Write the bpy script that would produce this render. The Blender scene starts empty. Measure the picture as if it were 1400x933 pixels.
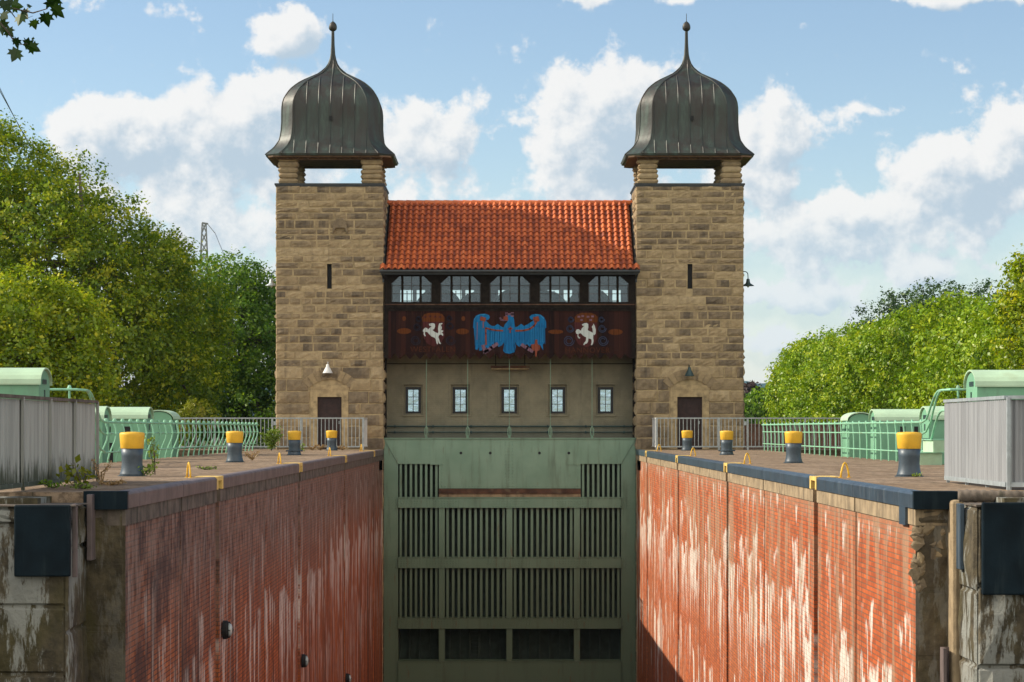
import bpy, bmesh, math, random
import numpy as np
from mathutils import Vector, Matrix
R = math.radians
SC = bpy.context.scene
COL = SC.collection

# ------------------------------------------------------------------ camera
CX, CZ, F = -0.2, 0.8, 3000.0
cam = bpy.data.objects.new('camera', bpy.data.cameras.new('camera'))
COL.objects.link(cam)
cam.location = (CX, 0, CZ)
cam.rotation_euler = (R(90), 0, 0)
cam.data.sensor_width = 36
cam.data.lens = 36 * F / 1400
cam.data.shift_x = 10 / 1400
cam.data.shift_y = 120.5 / 1400
cam.data.clip_start = 0.5
cam.data.clip_end = 8000
SC.camera = cam

# ------------------------------------------------------------------ light
SUN_EL, SUN_AZ = 33.0, 7.0           # sun stands left of the lock, a little behind the towers
SUN_W, SKY_W, EXPO = 3.4, 0.085, 0.80
sd = bpy.data.lights.new('sun', 'SUN'); sd.energy = SUN_W; sd.angle = R(0.5); sd.color = (1.0, 0.90, 0.74)
so = bpy.data.objects.new('sun', sd); COL.objects.link(so)
s_dir = Vector((-math.cos(R(SUN_EL)) * math.cos(R(SUN_AZ)), math.cos(R(SUN_EL)) * math.sin(R(SUN_AZ)), math.sin(R(SUN_EL))))
so.rotation_euler = (-s_dir).to_track_quat('-Z', 'Y').to_euler()
SC.view_settings.view_transform = 'Standard'
SC.view_settings.look = 'None'
SC.view_settings.exposure = EXPO
SC.view_settings.gamma = 1.0

# ------------------------------------------------------------------ node helper
class G:
    def __init__(s, nt): s.nt = nt; s.N = nt.nodes; s.L = nt.links
    def put(s, sock, v):
        if v is None: return
        if isinstance(v, bpy.types.NodeSocket): s.L.new(v, sock)
        elif isinstance(v, (tuple, list)):
            v = tuple(v)
            if len(sock.default_value) == 4 and len(v) == 3: v = v + (1.0,)
            sock.default_value = v
        else:
            try: sock.default_value = v
            except Exception: sock.default_value = (v,) * len(sock.default_value)
    def coord(s, w='Object'): return s.N.new('ShaderNodeTexCoord').outputs[w]
    def attr(s, name): n = s.N.new('ShaderNodeAttribute'); n.attribute_name = name; return n.outputs['Fac']
    def m(s, op, a, b=None, c=None, clamp=False):
        n = s.N.new('ShaderNodeMath'); n.operation = op; n.use_clamp = clamp
        for i, v in enumerate((a, b, c)): s.put(n.inputs[i], v) if v is not None else None
        return n.outputs[0]
    def sep(s, v): n = s.N.new('ShaderNodeSeparateXYZ'); s.put(n.inputs[0], v); return n.outputs
    def comb(s, x, y, z=0.0):
        n = s.N.new('ShaderNodeCombineXYZ')
        for i, v in enumerate((x, y, z)): s.put(n.inputs[i], v)
        return n.outputs[0]
    def map(s, v, scale=(1, 1, 1), loc=(0, 0, 0), rot=(0, 0, 0)):
        n = s.N.new('ShaderNodeMapping'); s.put(n.inputs[0], v); n.inputs['Scale'].default_value = scale
        n.inputs['Location'].default_value = loc; n.inputs['Rotation'].default_value = rot; return n.outputs[0]
    def noise(s, v, sc=1.0, det=4.0, ro=0.55, dist=0.0):
        n = s.N.new('ShaderNodeTexNoise'); s.put(n.inputs['Vector'], v); n.inputs['Scale'].default_value = sc
        n.inputs['Detail'].default_value = det; n.inputs['Roughness'].default_value = ro; n.inputs['Distortion'].default_value = dist
        return n.outputs['Fac']
    def noisec(s, v, sc=1.0, det=4.0):
        n = s.N.new('ShaderNodeTexNoise'); s.put(n.inputs['Vector'], v); n.inputs['Scale'].default_value = sc
        n.inputs['Detail'].default_value = det; return n.outputs['Color']
    def ss(s, v, a, b, lo=0.0, hi=1.0):
        n = s.N.new('ShaderNodeMapRange'); n.interpolation_type = 'SMOOTHSTEP'
        s.put(n.inputs['Value'], v); s.put(n.inputs['From Min'], a); s.put(n.inputs['From Max'], b)
        s.put(n.inputs['To Min'], lo); s.put(n.inputs['To Max'], hi); return n.outputs['Result']
    def mix(s, f, a, b, mode='MIX'):
        n = s.N.new('ShaderNodeMix'); n.data_type = 'RGBA'; n.blend_type = mode; n.clamp_factor = True
        s.put(n.inputs[0], f); s.put(n.inputs[6], a); s.put(n.inputs[7], b); return n.outputs[2]
    def ramp(s, f, stops):
        n = s.N.new('ShaderNodeValToRGB'); s.put(n.inputs[0], f); e = n.color_ramp.elements
        while len(e) < len(stops): e.new(0.5)
        for q, (p, c) in zip(e, stops): q.position = p; q.color = tuple(c) + (1.0,) if len(c) == 3 else c
        return n.outputs[0]
    def bump(s, h, strength=0.4, dist=0.02):
        n = s.N.new('ShaderNodeBump'); s.put(n.inputs['Height'], h); n.inputs['Strength'].default_value = strength
        n.inputs['Distance'].default_value = dist; return n.outputs[0]
    def vadd(s, a, b, op='ADD'):
        n = s.N.new('ShaderNodeVectorMath'); n.operation = op; s.put(n.inputs[0], a); s.put(n.inputs[1], b); return n.outputs[0]

# ------------------------------------------------------------------ world: sky with cumulus, laid out by compass direction
W = bpy.data.worlds.new('World'); SC.world = W; W.use_nodes = True
nt = W.node_tree; nt.nodes.clear()
cf = bpy.data.node_groups.new('cloud_field', 'ShaderNodeTree')
cf.interface.new_socket('P', in_out='INPUT', socket_type='NodeSocketVector')
cf.interface.new_socket('D', in_out='OUTPUT', socket_type='NodeSocketFloat')
g = G(cf); gi = g.N.new('NodeGroupInput'); go = g.N.new('NodeGroupOutput')
P = gi.outputs[0]
wv = g.vadd(g.vadd(g.noisec(P, 1.1, 3), (0.5, 0.5, 0.5), 'SUBTRACT'), (0.55, 0.45, 0), 'MULTIPLY')
Pw = g.vadd(P, wv)
BL = [  # azimuth, height, half widths, weight (hundredths of a slope of 1/3000)
 (-5.10, 3.95, 1.35, .62, 1.0), (-3.95, 3.95, 1.1, .75, 1.0), (-4.7, 3.2, 2.4, .60, .62), (-3.1, 4.1, 1.1, 1.0, 1.0), (-3.6, 2.7, 1.3, .6, .6),
 (-3.05, 5.35, .75, .42, .78), (-2.45, 5.0, .3, .35, .5), (-1.05, 3.95, .95, .75, .75), (-1.2, 3.1, 1.5, .6, .55), (-5.8, 5.8, .5, .25, .42), (-4.5, 5.7, .55, .22, .45),
 (1.35, 4.15, 1.05, .95, 1.15), (1.9, 4.5, .7, .55, .9), (1.1, 3.4, 1.0, .7, .8), (3.7, 4.0, .95, .7, .72), (3.3, 3.3, .9, .5, .7),
 (4.3, 2.6, 1.6, .62, .8), (6.2, 3.3, 1.2, .85, 1.0), (7.2, 3.9, .9, .9, 1.0), (5.6, 2.2, 1.5, .35, .6), (4.0, 2.0, 1.5, .35, .45), (4.1, 1.2, 1.6, .32, .62), (5.2, .7, 3.0, .25, .5), (4.9, 2.9, 1.3, .4, .8), (3.9, 1.9, 1.0, .3, .75), (5.9, 1.7, 1.6, .3, .6), (3.6, .5, 1.6, .2, .5), (-3.2, 1.9, 1.2, .5, .6), (-5.0, 2.4, 2.0, .8, .6), 
 (1.1, 5.95, .5, .22, .55), (2.5, 5.95, .7, .2, .62), (6.3, 5.95, 1.3, .22, .78), (5.6, 4.35, 1.6, .12, .42), (-2.2, 2.2, 1.6, .4, .5)]
acc = None
for (x, y, w, h, a) in BL:
    v = g.map(Pw, scale=(1 / w, 1 / h, 0), loc=(-x / w, -y / h, 0))
    n = g.N.new('ShaderNodeVectorMath'); n.operation = 'DOT_PRODUCT'; g.put(n.inputs[0], v); g.put(n.inputs[1], v)
    e = g.m('MULTIPLY', g.m('EXPONENT', g.m('MULTIPLY', n.outputs['Value'], -1.0)), a)
    acc = e if acc is None else g.m('SMOOTH_MAX', acc, e, 0.25)
fb = g.noise(P, 1.5, 9, .57)
fine = g.noise(P, 4.0, 9, .62)
D = g.m('ADD', g.m('ADD', acc, g.m('MULTIPLY', g.m('SUBTRACT', fb, .5), 1.5)), g.m('MULTIPLY', g.m('SUBTRACT', fine, .5), .55))
g.L.new(g.m('SUBTRACT', g.m('ADD', D, g.m('MULTIPLY', acc, .22)), .40), go.inputs[0])

g = G(nt)
d = g.sep(g.coord('Generated'))
ay = g.m('MAXIMUM', g.m('ABSOLUTE', d[1]), 0.03)
u = g.m('MULTIPLY', g.m('DIVIDE', d[0], ay), 30.0)
v = g.m('MULTIPLY', g.m('DIVIDE', d[2], ay), 30.0)
pv = g.comb(u, v, 0)
def cfield(p):
    n = g.N.new('ShaderNodeGroup'); n.node_tree = cf; g.put(n.inputs[0], p); return n.outputs[0]
D1 = cfield(pv); D2 = cfield(g.vadd(pv, (-0.16, 0.22, 0)))
alpha = g.ss(D1, -0.02, 0.25)
alpha = g.m('MULTIPLY', alpha, g.ss(d[2], -.01, 0.02))
lit = g.ss(g.m('SUBTRACT', D2, g.m('MULTIPLY', D1, .55)), 0.50, -0.10)
core = g.ss(D1, .15, 1.0)
low = g.ss(v, 3.4, 1.4)
ccol = g.mix(lit, (.29, .355, .415), (.545, .54, .53))
ccol = g.mix(g.m('MULTIPLY', low, .45), ccol, (.33, .42, .48)); alpha = g.m('MAXIMUM', alpha, g.m('MULTIPLY', g.m('MULTIPLY', g.ss(v, 3.6, .4), g.ss(d[2], -.01, .004)), .62))
sky = g.N.new('ShaderNodeTexSky'); sky.sky_type = 'NISHITA'; sky.sun_disc = False
sky.sun_elevation = R(SUN_EL); sky.sun_rotation = R(-(90 - SUN_AZ)); sky.air_density = 1.0; sky.dust_density = .25; sky.ozone_density = 1.6
b1 = g.N.new('ShaderNodeBackground'); g.put(b1.inputs[0], sky.outputs[0]); b1.inputs[1].default_value = SKY_W
b2 = g.N.new('ShaderNodeBackground'); b2.inputs[1].default_value = 1.0
# unseen bright cloud deck behind the camera, added to fill the shaded fronts
bc = g.noise(g.map(g.coord('Generated'), (3, 3, 5)), 1.0, 6, .6)
back = g.ss(d[1], .0, -.3)
bk = g.m('MULTIPLY', g.m('MULTIPLY', back, g.ss(bc, .36, .50)), g.ss(d[2], 0, .03))
alpha = g.m('MULTIPLY', alpha, g.m('SUBTRACT', 1.0, back))
ccol = g.mix(bk, ccol, (.98, .93, .83)); alpha = g.m('MAXIMUM', alpha, bk); g.put(b2.inputs[0], ccol)
mx = g.N.new('ShaderNodeMixShader'); g.put(mx.inputs[0], g.m('MULTIPLY', alpha, .93)); g.L.new(b1.outputs[0], mx.inputs[1]); g.L.new(b2.outputs[0], mx.inputs[2])
ow = g.N.new('ShaderNodeOutputWorld'); g.L.new(mx.outputs[0], ow.inputs[0])

# ------------------------------------------------------------------ materials
def new_mat(name):
    m_ = bpy.data.materials.new(name); m_.use_nodes = True
    g = G(m_.node_tree); b = g.N['Principled BSDF']; return m_, g, b
def plain(name, col, rough=.6, metal=0.0, var=.25, vs=3.0, bump=0.0, dirt=None, dirt_amt=.5, spec=.4, streak=False):
    m_, g, b = new_mat(name)
    co = g.coord()
    n = g.noise(co, vs, 5)
    c = g.mix(g.ss(n, .3, .7), tuple(x * (1 - var) for x in col), tuple(min(1, x * (1 + var)) for x in col))
    if dirt:
        sv = g.map(co, (4, 4, .45) if streak else (1.3, 1.3, 1.3))
        k = g.ss(g.noise(sv, 1.6, 6, .62), .52, .68)
        c = g.mix(g.m('MULTIPLY', k, dirt_amt), c, dirt)
    g.put(b.inputs['Base Color'], c); b.inputs['Roughness'].default_value = rough; b.inputs['Metallic'].default_value = metal
    b.inputs['Specular IOR Level'].default_value = spec
    if bump: g.put(b.inputs['Normal'], g.bump(g.noise(co, vs * 8, 5, .65), bump, .01))
    return m_

def brick_mat(name, side):
    m_, g, b = new_mat(name)
    o = g.sep(g.coord()); u, v = o[1], o[2]
    uv = g.comb(g.m('ADD', u, o[0]), v, 0)
    bt = g.N.new('ShaderNodeTexBrick'); g.put(bt.inputs['Vector'], uv); bt.inputs['Scale'].default_value = 1
    bt.inputs['Brick Width'].default_value = .26; bt.inputs['Row Height'].default_value = .072
    bt.inputs['Mortar Size'].default_value = .0085; bt.inputs['Mortar Smooth'].default_value = .2
    bt.inputs['Bias'].default_value = 0.0
    if side > 0:
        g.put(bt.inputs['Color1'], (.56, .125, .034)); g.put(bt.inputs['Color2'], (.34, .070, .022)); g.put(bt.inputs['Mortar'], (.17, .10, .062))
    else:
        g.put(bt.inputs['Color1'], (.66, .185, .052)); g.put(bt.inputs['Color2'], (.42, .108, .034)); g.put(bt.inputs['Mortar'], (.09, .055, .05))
    c = bt.outputs[0]
    big = g.noise(g.comb(g.m('MULTIPLY', u, .25), g.m('MULTIPLY', v, .35)), 1.0, 4)
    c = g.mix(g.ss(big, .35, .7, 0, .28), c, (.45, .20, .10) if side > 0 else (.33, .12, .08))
    def streak(start, amp, length, freq, thr, seed, warp=.7):
        col = g.noise(g.comb(g.m('MULTIPLY', u, freq), g.m('MULTIPLY', v, .22), seed), 1.0, 5, .62)
        stn = g.noise(g.comb(g.m('MULTIPLY', u, warp), seed, seed), 1.0, 6, .8)
        cell = g.m('FLOOR', g.m('MULTIPLY', g.m('ADD', u, g.m('MULTIPLY', stn, 1.5)), 1.9))
        stc = g.noise(g.comb(g.m('MULTIPLY', cell, 7.31), seed, 1.7), 1.0, 0)
        st = g.m('ADD', g.m('MULTIPLY', g.m('SUBTRACT', g.m('ADD', g.m('MULTIPLY', stn, .55), g.m('MULTIPLY', stc, .75)), .65), amp), start)
        dd = g.m('SUBTRACT', st, v)
        t = g.m('ADD', g.m('MULTIPLY', g.m('MAXIMUM', dd, 0), .20 / length), thr)
        k = g.ss(g.m('SUBTRACT', col, t), 0.0, .07)
        return g.m('MULTIPLY', k, g.ss(dd, 0, .10))
    rag = g.ss(g.noise(g.comb(g.m('MULTIPLY', u, 4.0), g.m('MULTIPLY', v, 1.6)), 1.6, 9, .75), .38, .50)
    if side < 0: whites_l = [(-.2, 1.2, 2.0, 4.5, .54, 5.), (-1.2, 3.4, 3.2, 3.4, .495, 13.), (-2.6, 3.2, 5.5, 2.6, .46, 29.), (-4.6, 5.0, 7.0, 5.0, .51, 37.)]
    whites = [(-.45, .8, .9, 2.2, .50, 3.), (-1.5, 2.6, 1.8, 1.3, .49, 11.), (-2.4, 2.2, 4.5, 1.7, .465, 23.), (-2.9, 2.6, 7.0, 4.2, .535, 41.), (-5.2, 4.0, 6.0, 1.7, .50, 31.)]
    wm = None
    for a in (whites if side > 0 else whites_l):
        k = streak(*a); wm = k if wm is None else g.m('MAXIMUM', wm, k)
    wm = g.m('MULTIPLY', wm, rag)
    if side > 0:
        wm = g.m('MULTIPLY', wm, .92); wc = (.70, .66, .58)
    else:
        wm = g.m('MULTIPLY', wm, .85); wc = (.84, .76, .68)
    mort = g.ss(bt.outputs['Fac'], 0, 1)
    bnd = g.ss(g.noise(g.comb(g.m('MULTIPLY', u, 2.1), g.m('MULTIPLY', v, .02), 91.), 1.0, 3, .5), .46, .58)
    c = g.mix(g.m('MULTIPLY', bnd, .30), c, (.16, .062, .030))
    c = g.mix(wm, c, wc)
    c = g.mix(g.m('MULTIPLY', mort, g.m('MULTIPLY', wm, .3)), c, (.40, .33, .27))
    # rusty-brown bleed and dark wet runs
    tan = streak(-.6, 2.4, 6.0, 1.6, .47, 47.)
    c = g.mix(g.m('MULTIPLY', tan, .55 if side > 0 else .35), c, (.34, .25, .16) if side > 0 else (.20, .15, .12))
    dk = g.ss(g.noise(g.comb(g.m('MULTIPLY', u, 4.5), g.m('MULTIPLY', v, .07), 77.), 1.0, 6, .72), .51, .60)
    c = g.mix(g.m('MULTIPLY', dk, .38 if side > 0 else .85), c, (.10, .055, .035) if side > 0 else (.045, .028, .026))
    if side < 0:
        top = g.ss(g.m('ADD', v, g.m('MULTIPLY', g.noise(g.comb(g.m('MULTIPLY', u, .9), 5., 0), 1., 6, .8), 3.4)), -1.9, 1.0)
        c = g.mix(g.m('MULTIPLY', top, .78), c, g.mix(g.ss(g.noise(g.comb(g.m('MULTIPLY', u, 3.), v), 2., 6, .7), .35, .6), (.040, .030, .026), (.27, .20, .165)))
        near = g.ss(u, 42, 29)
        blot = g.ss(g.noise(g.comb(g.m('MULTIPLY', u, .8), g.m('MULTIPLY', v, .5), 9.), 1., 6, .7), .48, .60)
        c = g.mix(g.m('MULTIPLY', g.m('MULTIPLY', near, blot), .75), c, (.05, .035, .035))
    else:
        top = g.ss(g.m('ADD', v, g.m('MULTIPLY', g.noise(g.comb(g.m('MULTIPLY', u, 1.3), 5., 0), 1., 6, .8), .7)), -.55, 0.1)
        c = g.mix(g.m('MULTIPLY', top, .6), c, (.30, .22, .14))
    g.put(b.inputs['Base Color'], c); b.inputs['Roughness'].default_value = .85; b.inputs['Specular IOR Level'].default_value = .2
    h = g.m('ADD', g.m('MULTIPLY', mort, -.8), g.m('MULTIPLY', g.noise(g.coord(), 14, 5, .7), .8))
    h = g.m('ADD', h, g.m('MULTIPLY', g.noise(g.comb(g.m('MULTIPLY', u, 1.4), 0, 0), 1, 3), 4.0))
    g.put(b.inputs['Normal'], g.bump(h, .6, .02))
    return m_

def stone_mat(name, stops, bump=.5, white=0.0, moss=0.0, white_col=(.42, .42, .38)):
    m_, g, b = new_mat(name)
    t = g.attr('tint'); co = g.coord()
    c = g.ramp(t, stops)
    n = g.noise(co, 5.0, 7, .68)
    c = g.mix(g.ss(n, .25, .75, 0, 1), g.mix(.36, c, (.05, .04, .03)), g.mix(.18, c, (.55, .43, .25)))
    lay = g.noise(g.map(co, (1.2, 1.2, 14)), 1.6, 5, .6)
    c = g.mix(g.ss(lay, .55, .75, 0, .30), c, (.09, .07, .05))
    run = g.noise(g.map(co, (3.2, 3.2, .22)), 1., 5)
    c = g.mix(g.ss(run, .56, .72, 0, .40), c, (.065, .055, .045))
    if moss: c = g.mix(g.ss(g.noise(g.map(co, (1, 1, .5), (3, 1, 2)), 1.3, 5), .45, .65, 0, moss), c, (.07, .062, .018))
    if white:
        w = g.ss(g.noise(g.map(co, (2.6, 2.6, .55), (1, 9, 4)), 1.2, 8, .72), .49, .55, 0, white)
        c = g.mix(w, c, white_col)
    g.put(b.inputs['Base Color'], c); b.inputs['Roughness'].default_value = .9; b.inputs['Specular IOR Level'].default_value = .2
    g.put(b.inputs['Normal'], g.bump(g.noise(co, 16, 7, .7), bump, .03))
    return m_

def copper_mat():
    m_, g, b = new_mat('weathered copper'); co = g.coord()
    st = g.noise(g.map(co, (2.2, 2.2, .35)), 1.5, 6, .65)
    c = g.ramp(st, [(.30, (.016, .011, .009)), (.44, (.030, .025, .020)), (.56, (.028, .042, .034)), (.75, (.070, .115, .090))])
    sheets = g.N.new('ShaderNodeTexVoronoi'); g.put(sheets.inputs['Vector'], g.map(co, (1.9, 1.9, .8))); sheets.inputs['Scale'].default_value = 1
    c = g.mix(.3, c, g.mix(g.sep(sheets.outputs['Color'])[0], (.03, .02, .016), (.055, .08, .068)))
    g.put(b.inputs['Base Color'], c); b.inputs['Metallic'].default_value = .12; b.inputs['Roughness'].default_value = .5
    g.put(b.inputs['Normal'], g.bump(g.noise(co, 2.5, 3), .25, .05))
    return m_

def tile_mat():
    m_, g, b = new_mat('red clay pantile'); co = g.coord(); t = g.attr('tint')
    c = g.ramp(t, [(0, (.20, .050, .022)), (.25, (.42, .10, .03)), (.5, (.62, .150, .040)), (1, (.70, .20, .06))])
    c = g.mix(g.ss(g.noise(co, 9, 5), .5, .8, 0, .5), c, (.23, .055, .032))
    c = g.mix(g.ss(g.noise(co, .7, 4), .48, .72, 0, .18), c, (.27, .08, .05))
    g.put(b.inputs['Base Color'], c); b.inputs['Roughness'].default_value = .5; b.inputs['Specular IOR Level'].default_value = .45
    return m_

def board_mat():
    m_, g, b = new_mat('dark oxblood boards'); co = g.coord(); x = g.sep(co)[0]
    f = g.m('FRACT', g.m('MULTIPLY', x, 1 / .195)); gap = g.m('MAXIMUM', g.ss(f, .05, 0), g.ss(f, .95, 1))
    idn = g.noise(g.comb(g.m('FLOOR', g.m('MULTIPLY', x, 1 / .195)), 0, 0), 7.3, 0)
    c = g.mix(g.ss(idn, .3, .7), (.012, .006, .006), (.036, .013, .010))
    c = g.mix(g.ss(g.noise(g.map(co, (14, 14, .9)), 1.0, 5), .5, .75, 0, .5), c, (.055, .022, .012))
    c = g.mix(g.m('MULTIPLY', gap, .8), c, (.006, .005, .005))
    g.put(b.inputs['Base Color'], c); b.inputs['Roughness'].default_value = .9; b.inputs['Specular IOR Level'].default_value = .12
    g.put(b.inputs['Normal'], g.bump(gap, -.5, .02)); return m_

def paint_on_boards(name, col, wear=.45):
    m_, g, b = new_mat(name); co = g.coord(); x = g.sep(co)[0]
    f = g.m('FRACT', g.m('MULTIPLY', x, 1 / .195)); gap = g.m('MAXIMUM', g.ss(f, .07, 0), g.ss(f, .93, 1))
    n = g.noise(g.map(co, (15, 15, 1.3)), 1.2, 6, .7)
    c = g.mix(g.ss(n, .46, .66, 0, wear), col, tuple(x_ * .22 for x_ in col))
    c = g.mix(g.m('MULTIPLY', gap, .7), c, tuple(x_ * .15 for x_ in col))
    g.put(b.inputs['Base Color'], c); b.inputs['Roughness'].default_value = .9; b.inputs['Specular IOR Level'].default_value = .12; return m_

def plaster_mat():
    m_, g, b = new_mat('weathered render'); co = g.coord(); z = g.sep(co)[2]
    n = g.noise(co, 1.4, 6, .6)
    c = g.mix(g.ss(n, .3, .7), (.175, .160, .108), (.25, .225, .150))
    k = g.ss(g.m('ADD', z, g.m('MULTIPLY', g.noise(co, 1.0, 6, .7), 1.2)), 2.0, 1.1)
    c = g.mix(g.m('MULTIPLY', k, .65), c, (.105, .115, .095))
    c = g.mix(g.ss(g.noise(g.map(co, (3, 3, .4)), 1, 5), .55, .72, 0, .4), c, (.08, .075, .06))
    bt = g.N.new('ShaderNodeTexBrick'); s_ = g.sep(co); g.put(bt.inputs['Vector'], g.comb(s_[0], s_[2])); bt.inputs['Scale'].default_value = 1
    bt.inputs['Brick Width'].default_value = .26; bt.inputs['Row Height'].default_value = .08; bt.inputs['Mortar Size'].default_value = .012
    g.put(b.inputs['Base Color'], c); b.inputs['Roughness'].default_value = .9
    g.put(b.inputs['Normal'], g.bump(g.m('ADD', g.m('MULTIPLY', bt.outputs['Fac'], -.35), g.noise(co, 9, 6, .7)), .35, .02)); return m_

def gate_mat():
    m_, g, b = new_mat('green gate paint'); co = g.coord(); z = g.sep(co)[2]
    n = g.noise(co, .9, 5)
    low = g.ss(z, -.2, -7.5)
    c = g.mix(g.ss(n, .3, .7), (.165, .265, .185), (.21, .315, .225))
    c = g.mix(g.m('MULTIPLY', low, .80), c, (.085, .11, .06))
    c = g.mix(g.ss(g.noise(g.map(co, (3.2, 3.2, .35)), 1, 6, .65), .50, .72, 0, .5), c, (.07, .085, .05))
    c = g.mix(g.ss(g.noise(g.map(co, (6, 6, .8), (3, 4, 5)), 1, 7, .72), .60, .68, 0, .6), c, (.13, .065, .03))
    g.put(b.inputs['Base Color'], c); b.inputs['Roughness'].default_value = .55; b.inputs['Specular IOR Level'].default_value = .35
    g.put(b.inputs['Normal'], g.bump(g.noise(co, 2.0, 3), .15, .05)); return m_

def deck_mat():
    m_, g, b = new_mat('old quay paving'); co = g.coord()
    n = g.noise(co, .8, 8, .65); n2 = g.noise(co, 6, 7, .7)
    c = g.ramp(n, [(.3, (.17, .115, .075)), (.5, (.28, .20, .132)), (.68, (.38, .285, .20))])
    c = g.mix(g.ss(n2, .44, .60, 0, .7), c, (.085, .062, .042))
    c = g.mix(g.ss(g.noise(g.map(co, (1, .8, 1), (5, 8, 0)), 1.7, 7, .7), .58, .68, 0, .6), c, (.05, .045, .03))
    xy = g.sep(co); fy = g.m('FRACT', g.m('DIVIDE', xy[1], 3.66)); fx = g.m('FRACT', g.m('DIVIDE', xy[0], 1.55))
    j = g.m('MAXIMUM', g.ss(fy, .022, 0), g.ss(fx, .02, 0))
    c = g.mix(g.m('MULTIPLY', j, .75), c, (.035, .035, .018))
    c = g.mix(g.ss(g.noise(g.map(co, (1, 1, 1), (9, 2, 0)), 14, 3, .6), .70, .74, 0, .8), c, (.42, .36, .28))
    g.put(b.inputs['Base Color'], c); b.inputs['Roughness'].default_value = .95; b.inputs['Specular IOR Level'].default_value = .15
    g.put(b.inputs['Normal'], g.bump(g.noise(co, 9, 8, .75), .8, .03)); return m_

def grass_mat():
    m_, g, b = new_mat('grass'); co = g.coord(); n = g.noise(co, .25, 8, .7)
    c = g.ramp(n, [(.3, (.035, .055, .014)), (.55, (.07, .09, .025)), (.75, (.13, .12, .045))])
    g.put(b.inputs['Base Color'], c); b.inputs['Roughness'].default_value = 1.0; b.inputs['Specular IOR Level'].default_value = .1
    g.put(b.inputs['Normal'], g.bump(g.noise(co, 12, 6, .7), .8, .05)); return m_

def leaf_mat(name, a, bcol, c3, trans=.38):
    m_, g, b = new_mat(name); t = g.attr('tint')
    c = g.ramp(t, [(0, a), (.55, bcol), (1, c3)])
    g.N.remove(b); out = g.N['Material Output']
    df = g.N.new('ShaderNodeBsdfDiffuse'); g.put(df.inputs[0], c)
    tr = g.N.new('ShaderNodeBsdfTranslucent'); g.put(tr.inputs[0], g.mix(1.0, c, (1.0, 1.0, .45), 'MULTIPLY'))
    gl = g.N.new('ShaderNodeBsdfGlossy'); gl.inputs['Roughness'].default_value = .42; g.put(gl.inputs[0], (.5, .5, .45))
    m1 = g.N.new('ShaderNodeMixShader'); m1.inputs[0].default_value = trans; g.L.new(df.outputs[0], m1.inputs[1]); g.L.new(tr.outputs[0], m1.inputs[2])
    m2 = g.N.new('ShaderNodeMixShader'); m2.inputs[0].default_value = .05; g.L.new(m1.outputs[0], m2.inputs[1]); g.L.new(gl.outputs[0], m2.inputs[2])
    g.L.new(m2.outputs[0], out.inputs[0]); return m_

def glass_mat(name='window glass', gloss=.25, tint=(.80, .88, .88)):
    m_, g, b = new_mat(name); g.N.remove(b); out = g.N['Material Output']
    tr = g.N.new('ShaderNodeBsdfTransparent'); g.put(tr.inputs[0], tint)
    gl = g.N.new('ShaderNodeBsdfGlossy'); gl.inputs['Roughness'].default_value = .04; g.put(gl.inputs[0], (.72, .86, 1))
    g.put(gl.inputs['Normal'], g.bump(g.noise(g.coord(), 3, 2), .08, .03))
    mm = g.N.new('ShaderNodeMixShader'); mm.inputs[0].default_value = gloss; g.L.new(tr.outputs[0], mm.inputs[1]); g.L.new(gl.outputs[0], mm.inputs[2])
    g.L.new(mm.outputs[0], out.inputs[0]); return m_

M = {}
M['brick_right'] = brick_mat('sunlit side brick', 1)
M['brick_left'] = brick_mat('grimy side brick', -1)
sand = [(0, (.10, .078, .060)), (.16, (.18, .138, .096)), (.42, (.265, .198, .122)), (.72, (.385, .285, .160)), (1, (.49, .375, .225))]
M['sandstone'] = stone_mat('tower sandstone', sand)
M['mortar'] = plain('lime mortar', (.36, .275, .155), .95, var=.25, vs=4, bump=.4)
M['dress'] = plain('dressed sandstone', (.40, .30, .165), .9, var=.22, vs=5, bump=.5, dirt=(.1, .08, .05), dirt_amt=.5)
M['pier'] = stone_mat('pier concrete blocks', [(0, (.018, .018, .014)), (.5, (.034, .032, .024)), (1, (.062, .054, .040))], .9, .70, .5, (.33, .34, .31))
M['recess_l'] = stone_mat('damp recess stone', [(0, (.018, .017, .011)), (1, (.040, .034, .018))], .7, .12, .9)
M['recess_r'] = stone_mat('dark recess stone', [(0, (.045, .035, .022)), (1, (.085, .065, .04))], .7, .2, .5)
M['copper'] = copper_mat(); M['tile'] = tile_mat(); M['boards'] = board_mat(); M['plaster'] = plaster_mat()
M['gate'] = gate_mat(); M['deck'] = deck_mat(); M['gate_dark'] = plain('shadowy gate steel', (.040, .062, .045), .8); M['grass'] = grass_mat()  # gate_dark: steel colour darkened to paint in the shade behind the slats
M['timber'] = plain('dark stained timber', (.016, .012, .009), .9, spec=.12, var=.35, vs=6, bump=.3)
M['door'] = plain('dark brown door wood', (.030, .013, .011), .6, var=.3, vs=6)
M['lead'] = plain('dark lead flashing', (.045, .05, .052), .5, .3, var=.2)
M['steel_blue'] = plain('blue black painted steel', (.036, .062, .088), .42, .15, var=.25, vs=2.5, bump=.12, dirt=(.16, .18, .19), dirt_amt=.5, streak=True, spec=.6)
M['steel_left'] = plain('dusty mauve grey steel', (.15, .115, .108), .6, .1, var=.22, vs=2.5, bump=.2, dirt=(.06, .05, .05), dirt_amt=.6, streak=True)
M['fender'] = plain('dark teal steel plate', (.006, .013, .018), .6, .1, var=.35, vs=2.0, bump=.3, dirt=(.022, .034, .038), dirt_amt=.6, streak=True, spec=.1)
M['band'] = plain('stone coping band', (.30, .225, .135), .95, var=.3, vs=3, bump=.8, dirt=(.09, .07, .045), dirt_amt=.7, streak=True)
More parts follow.
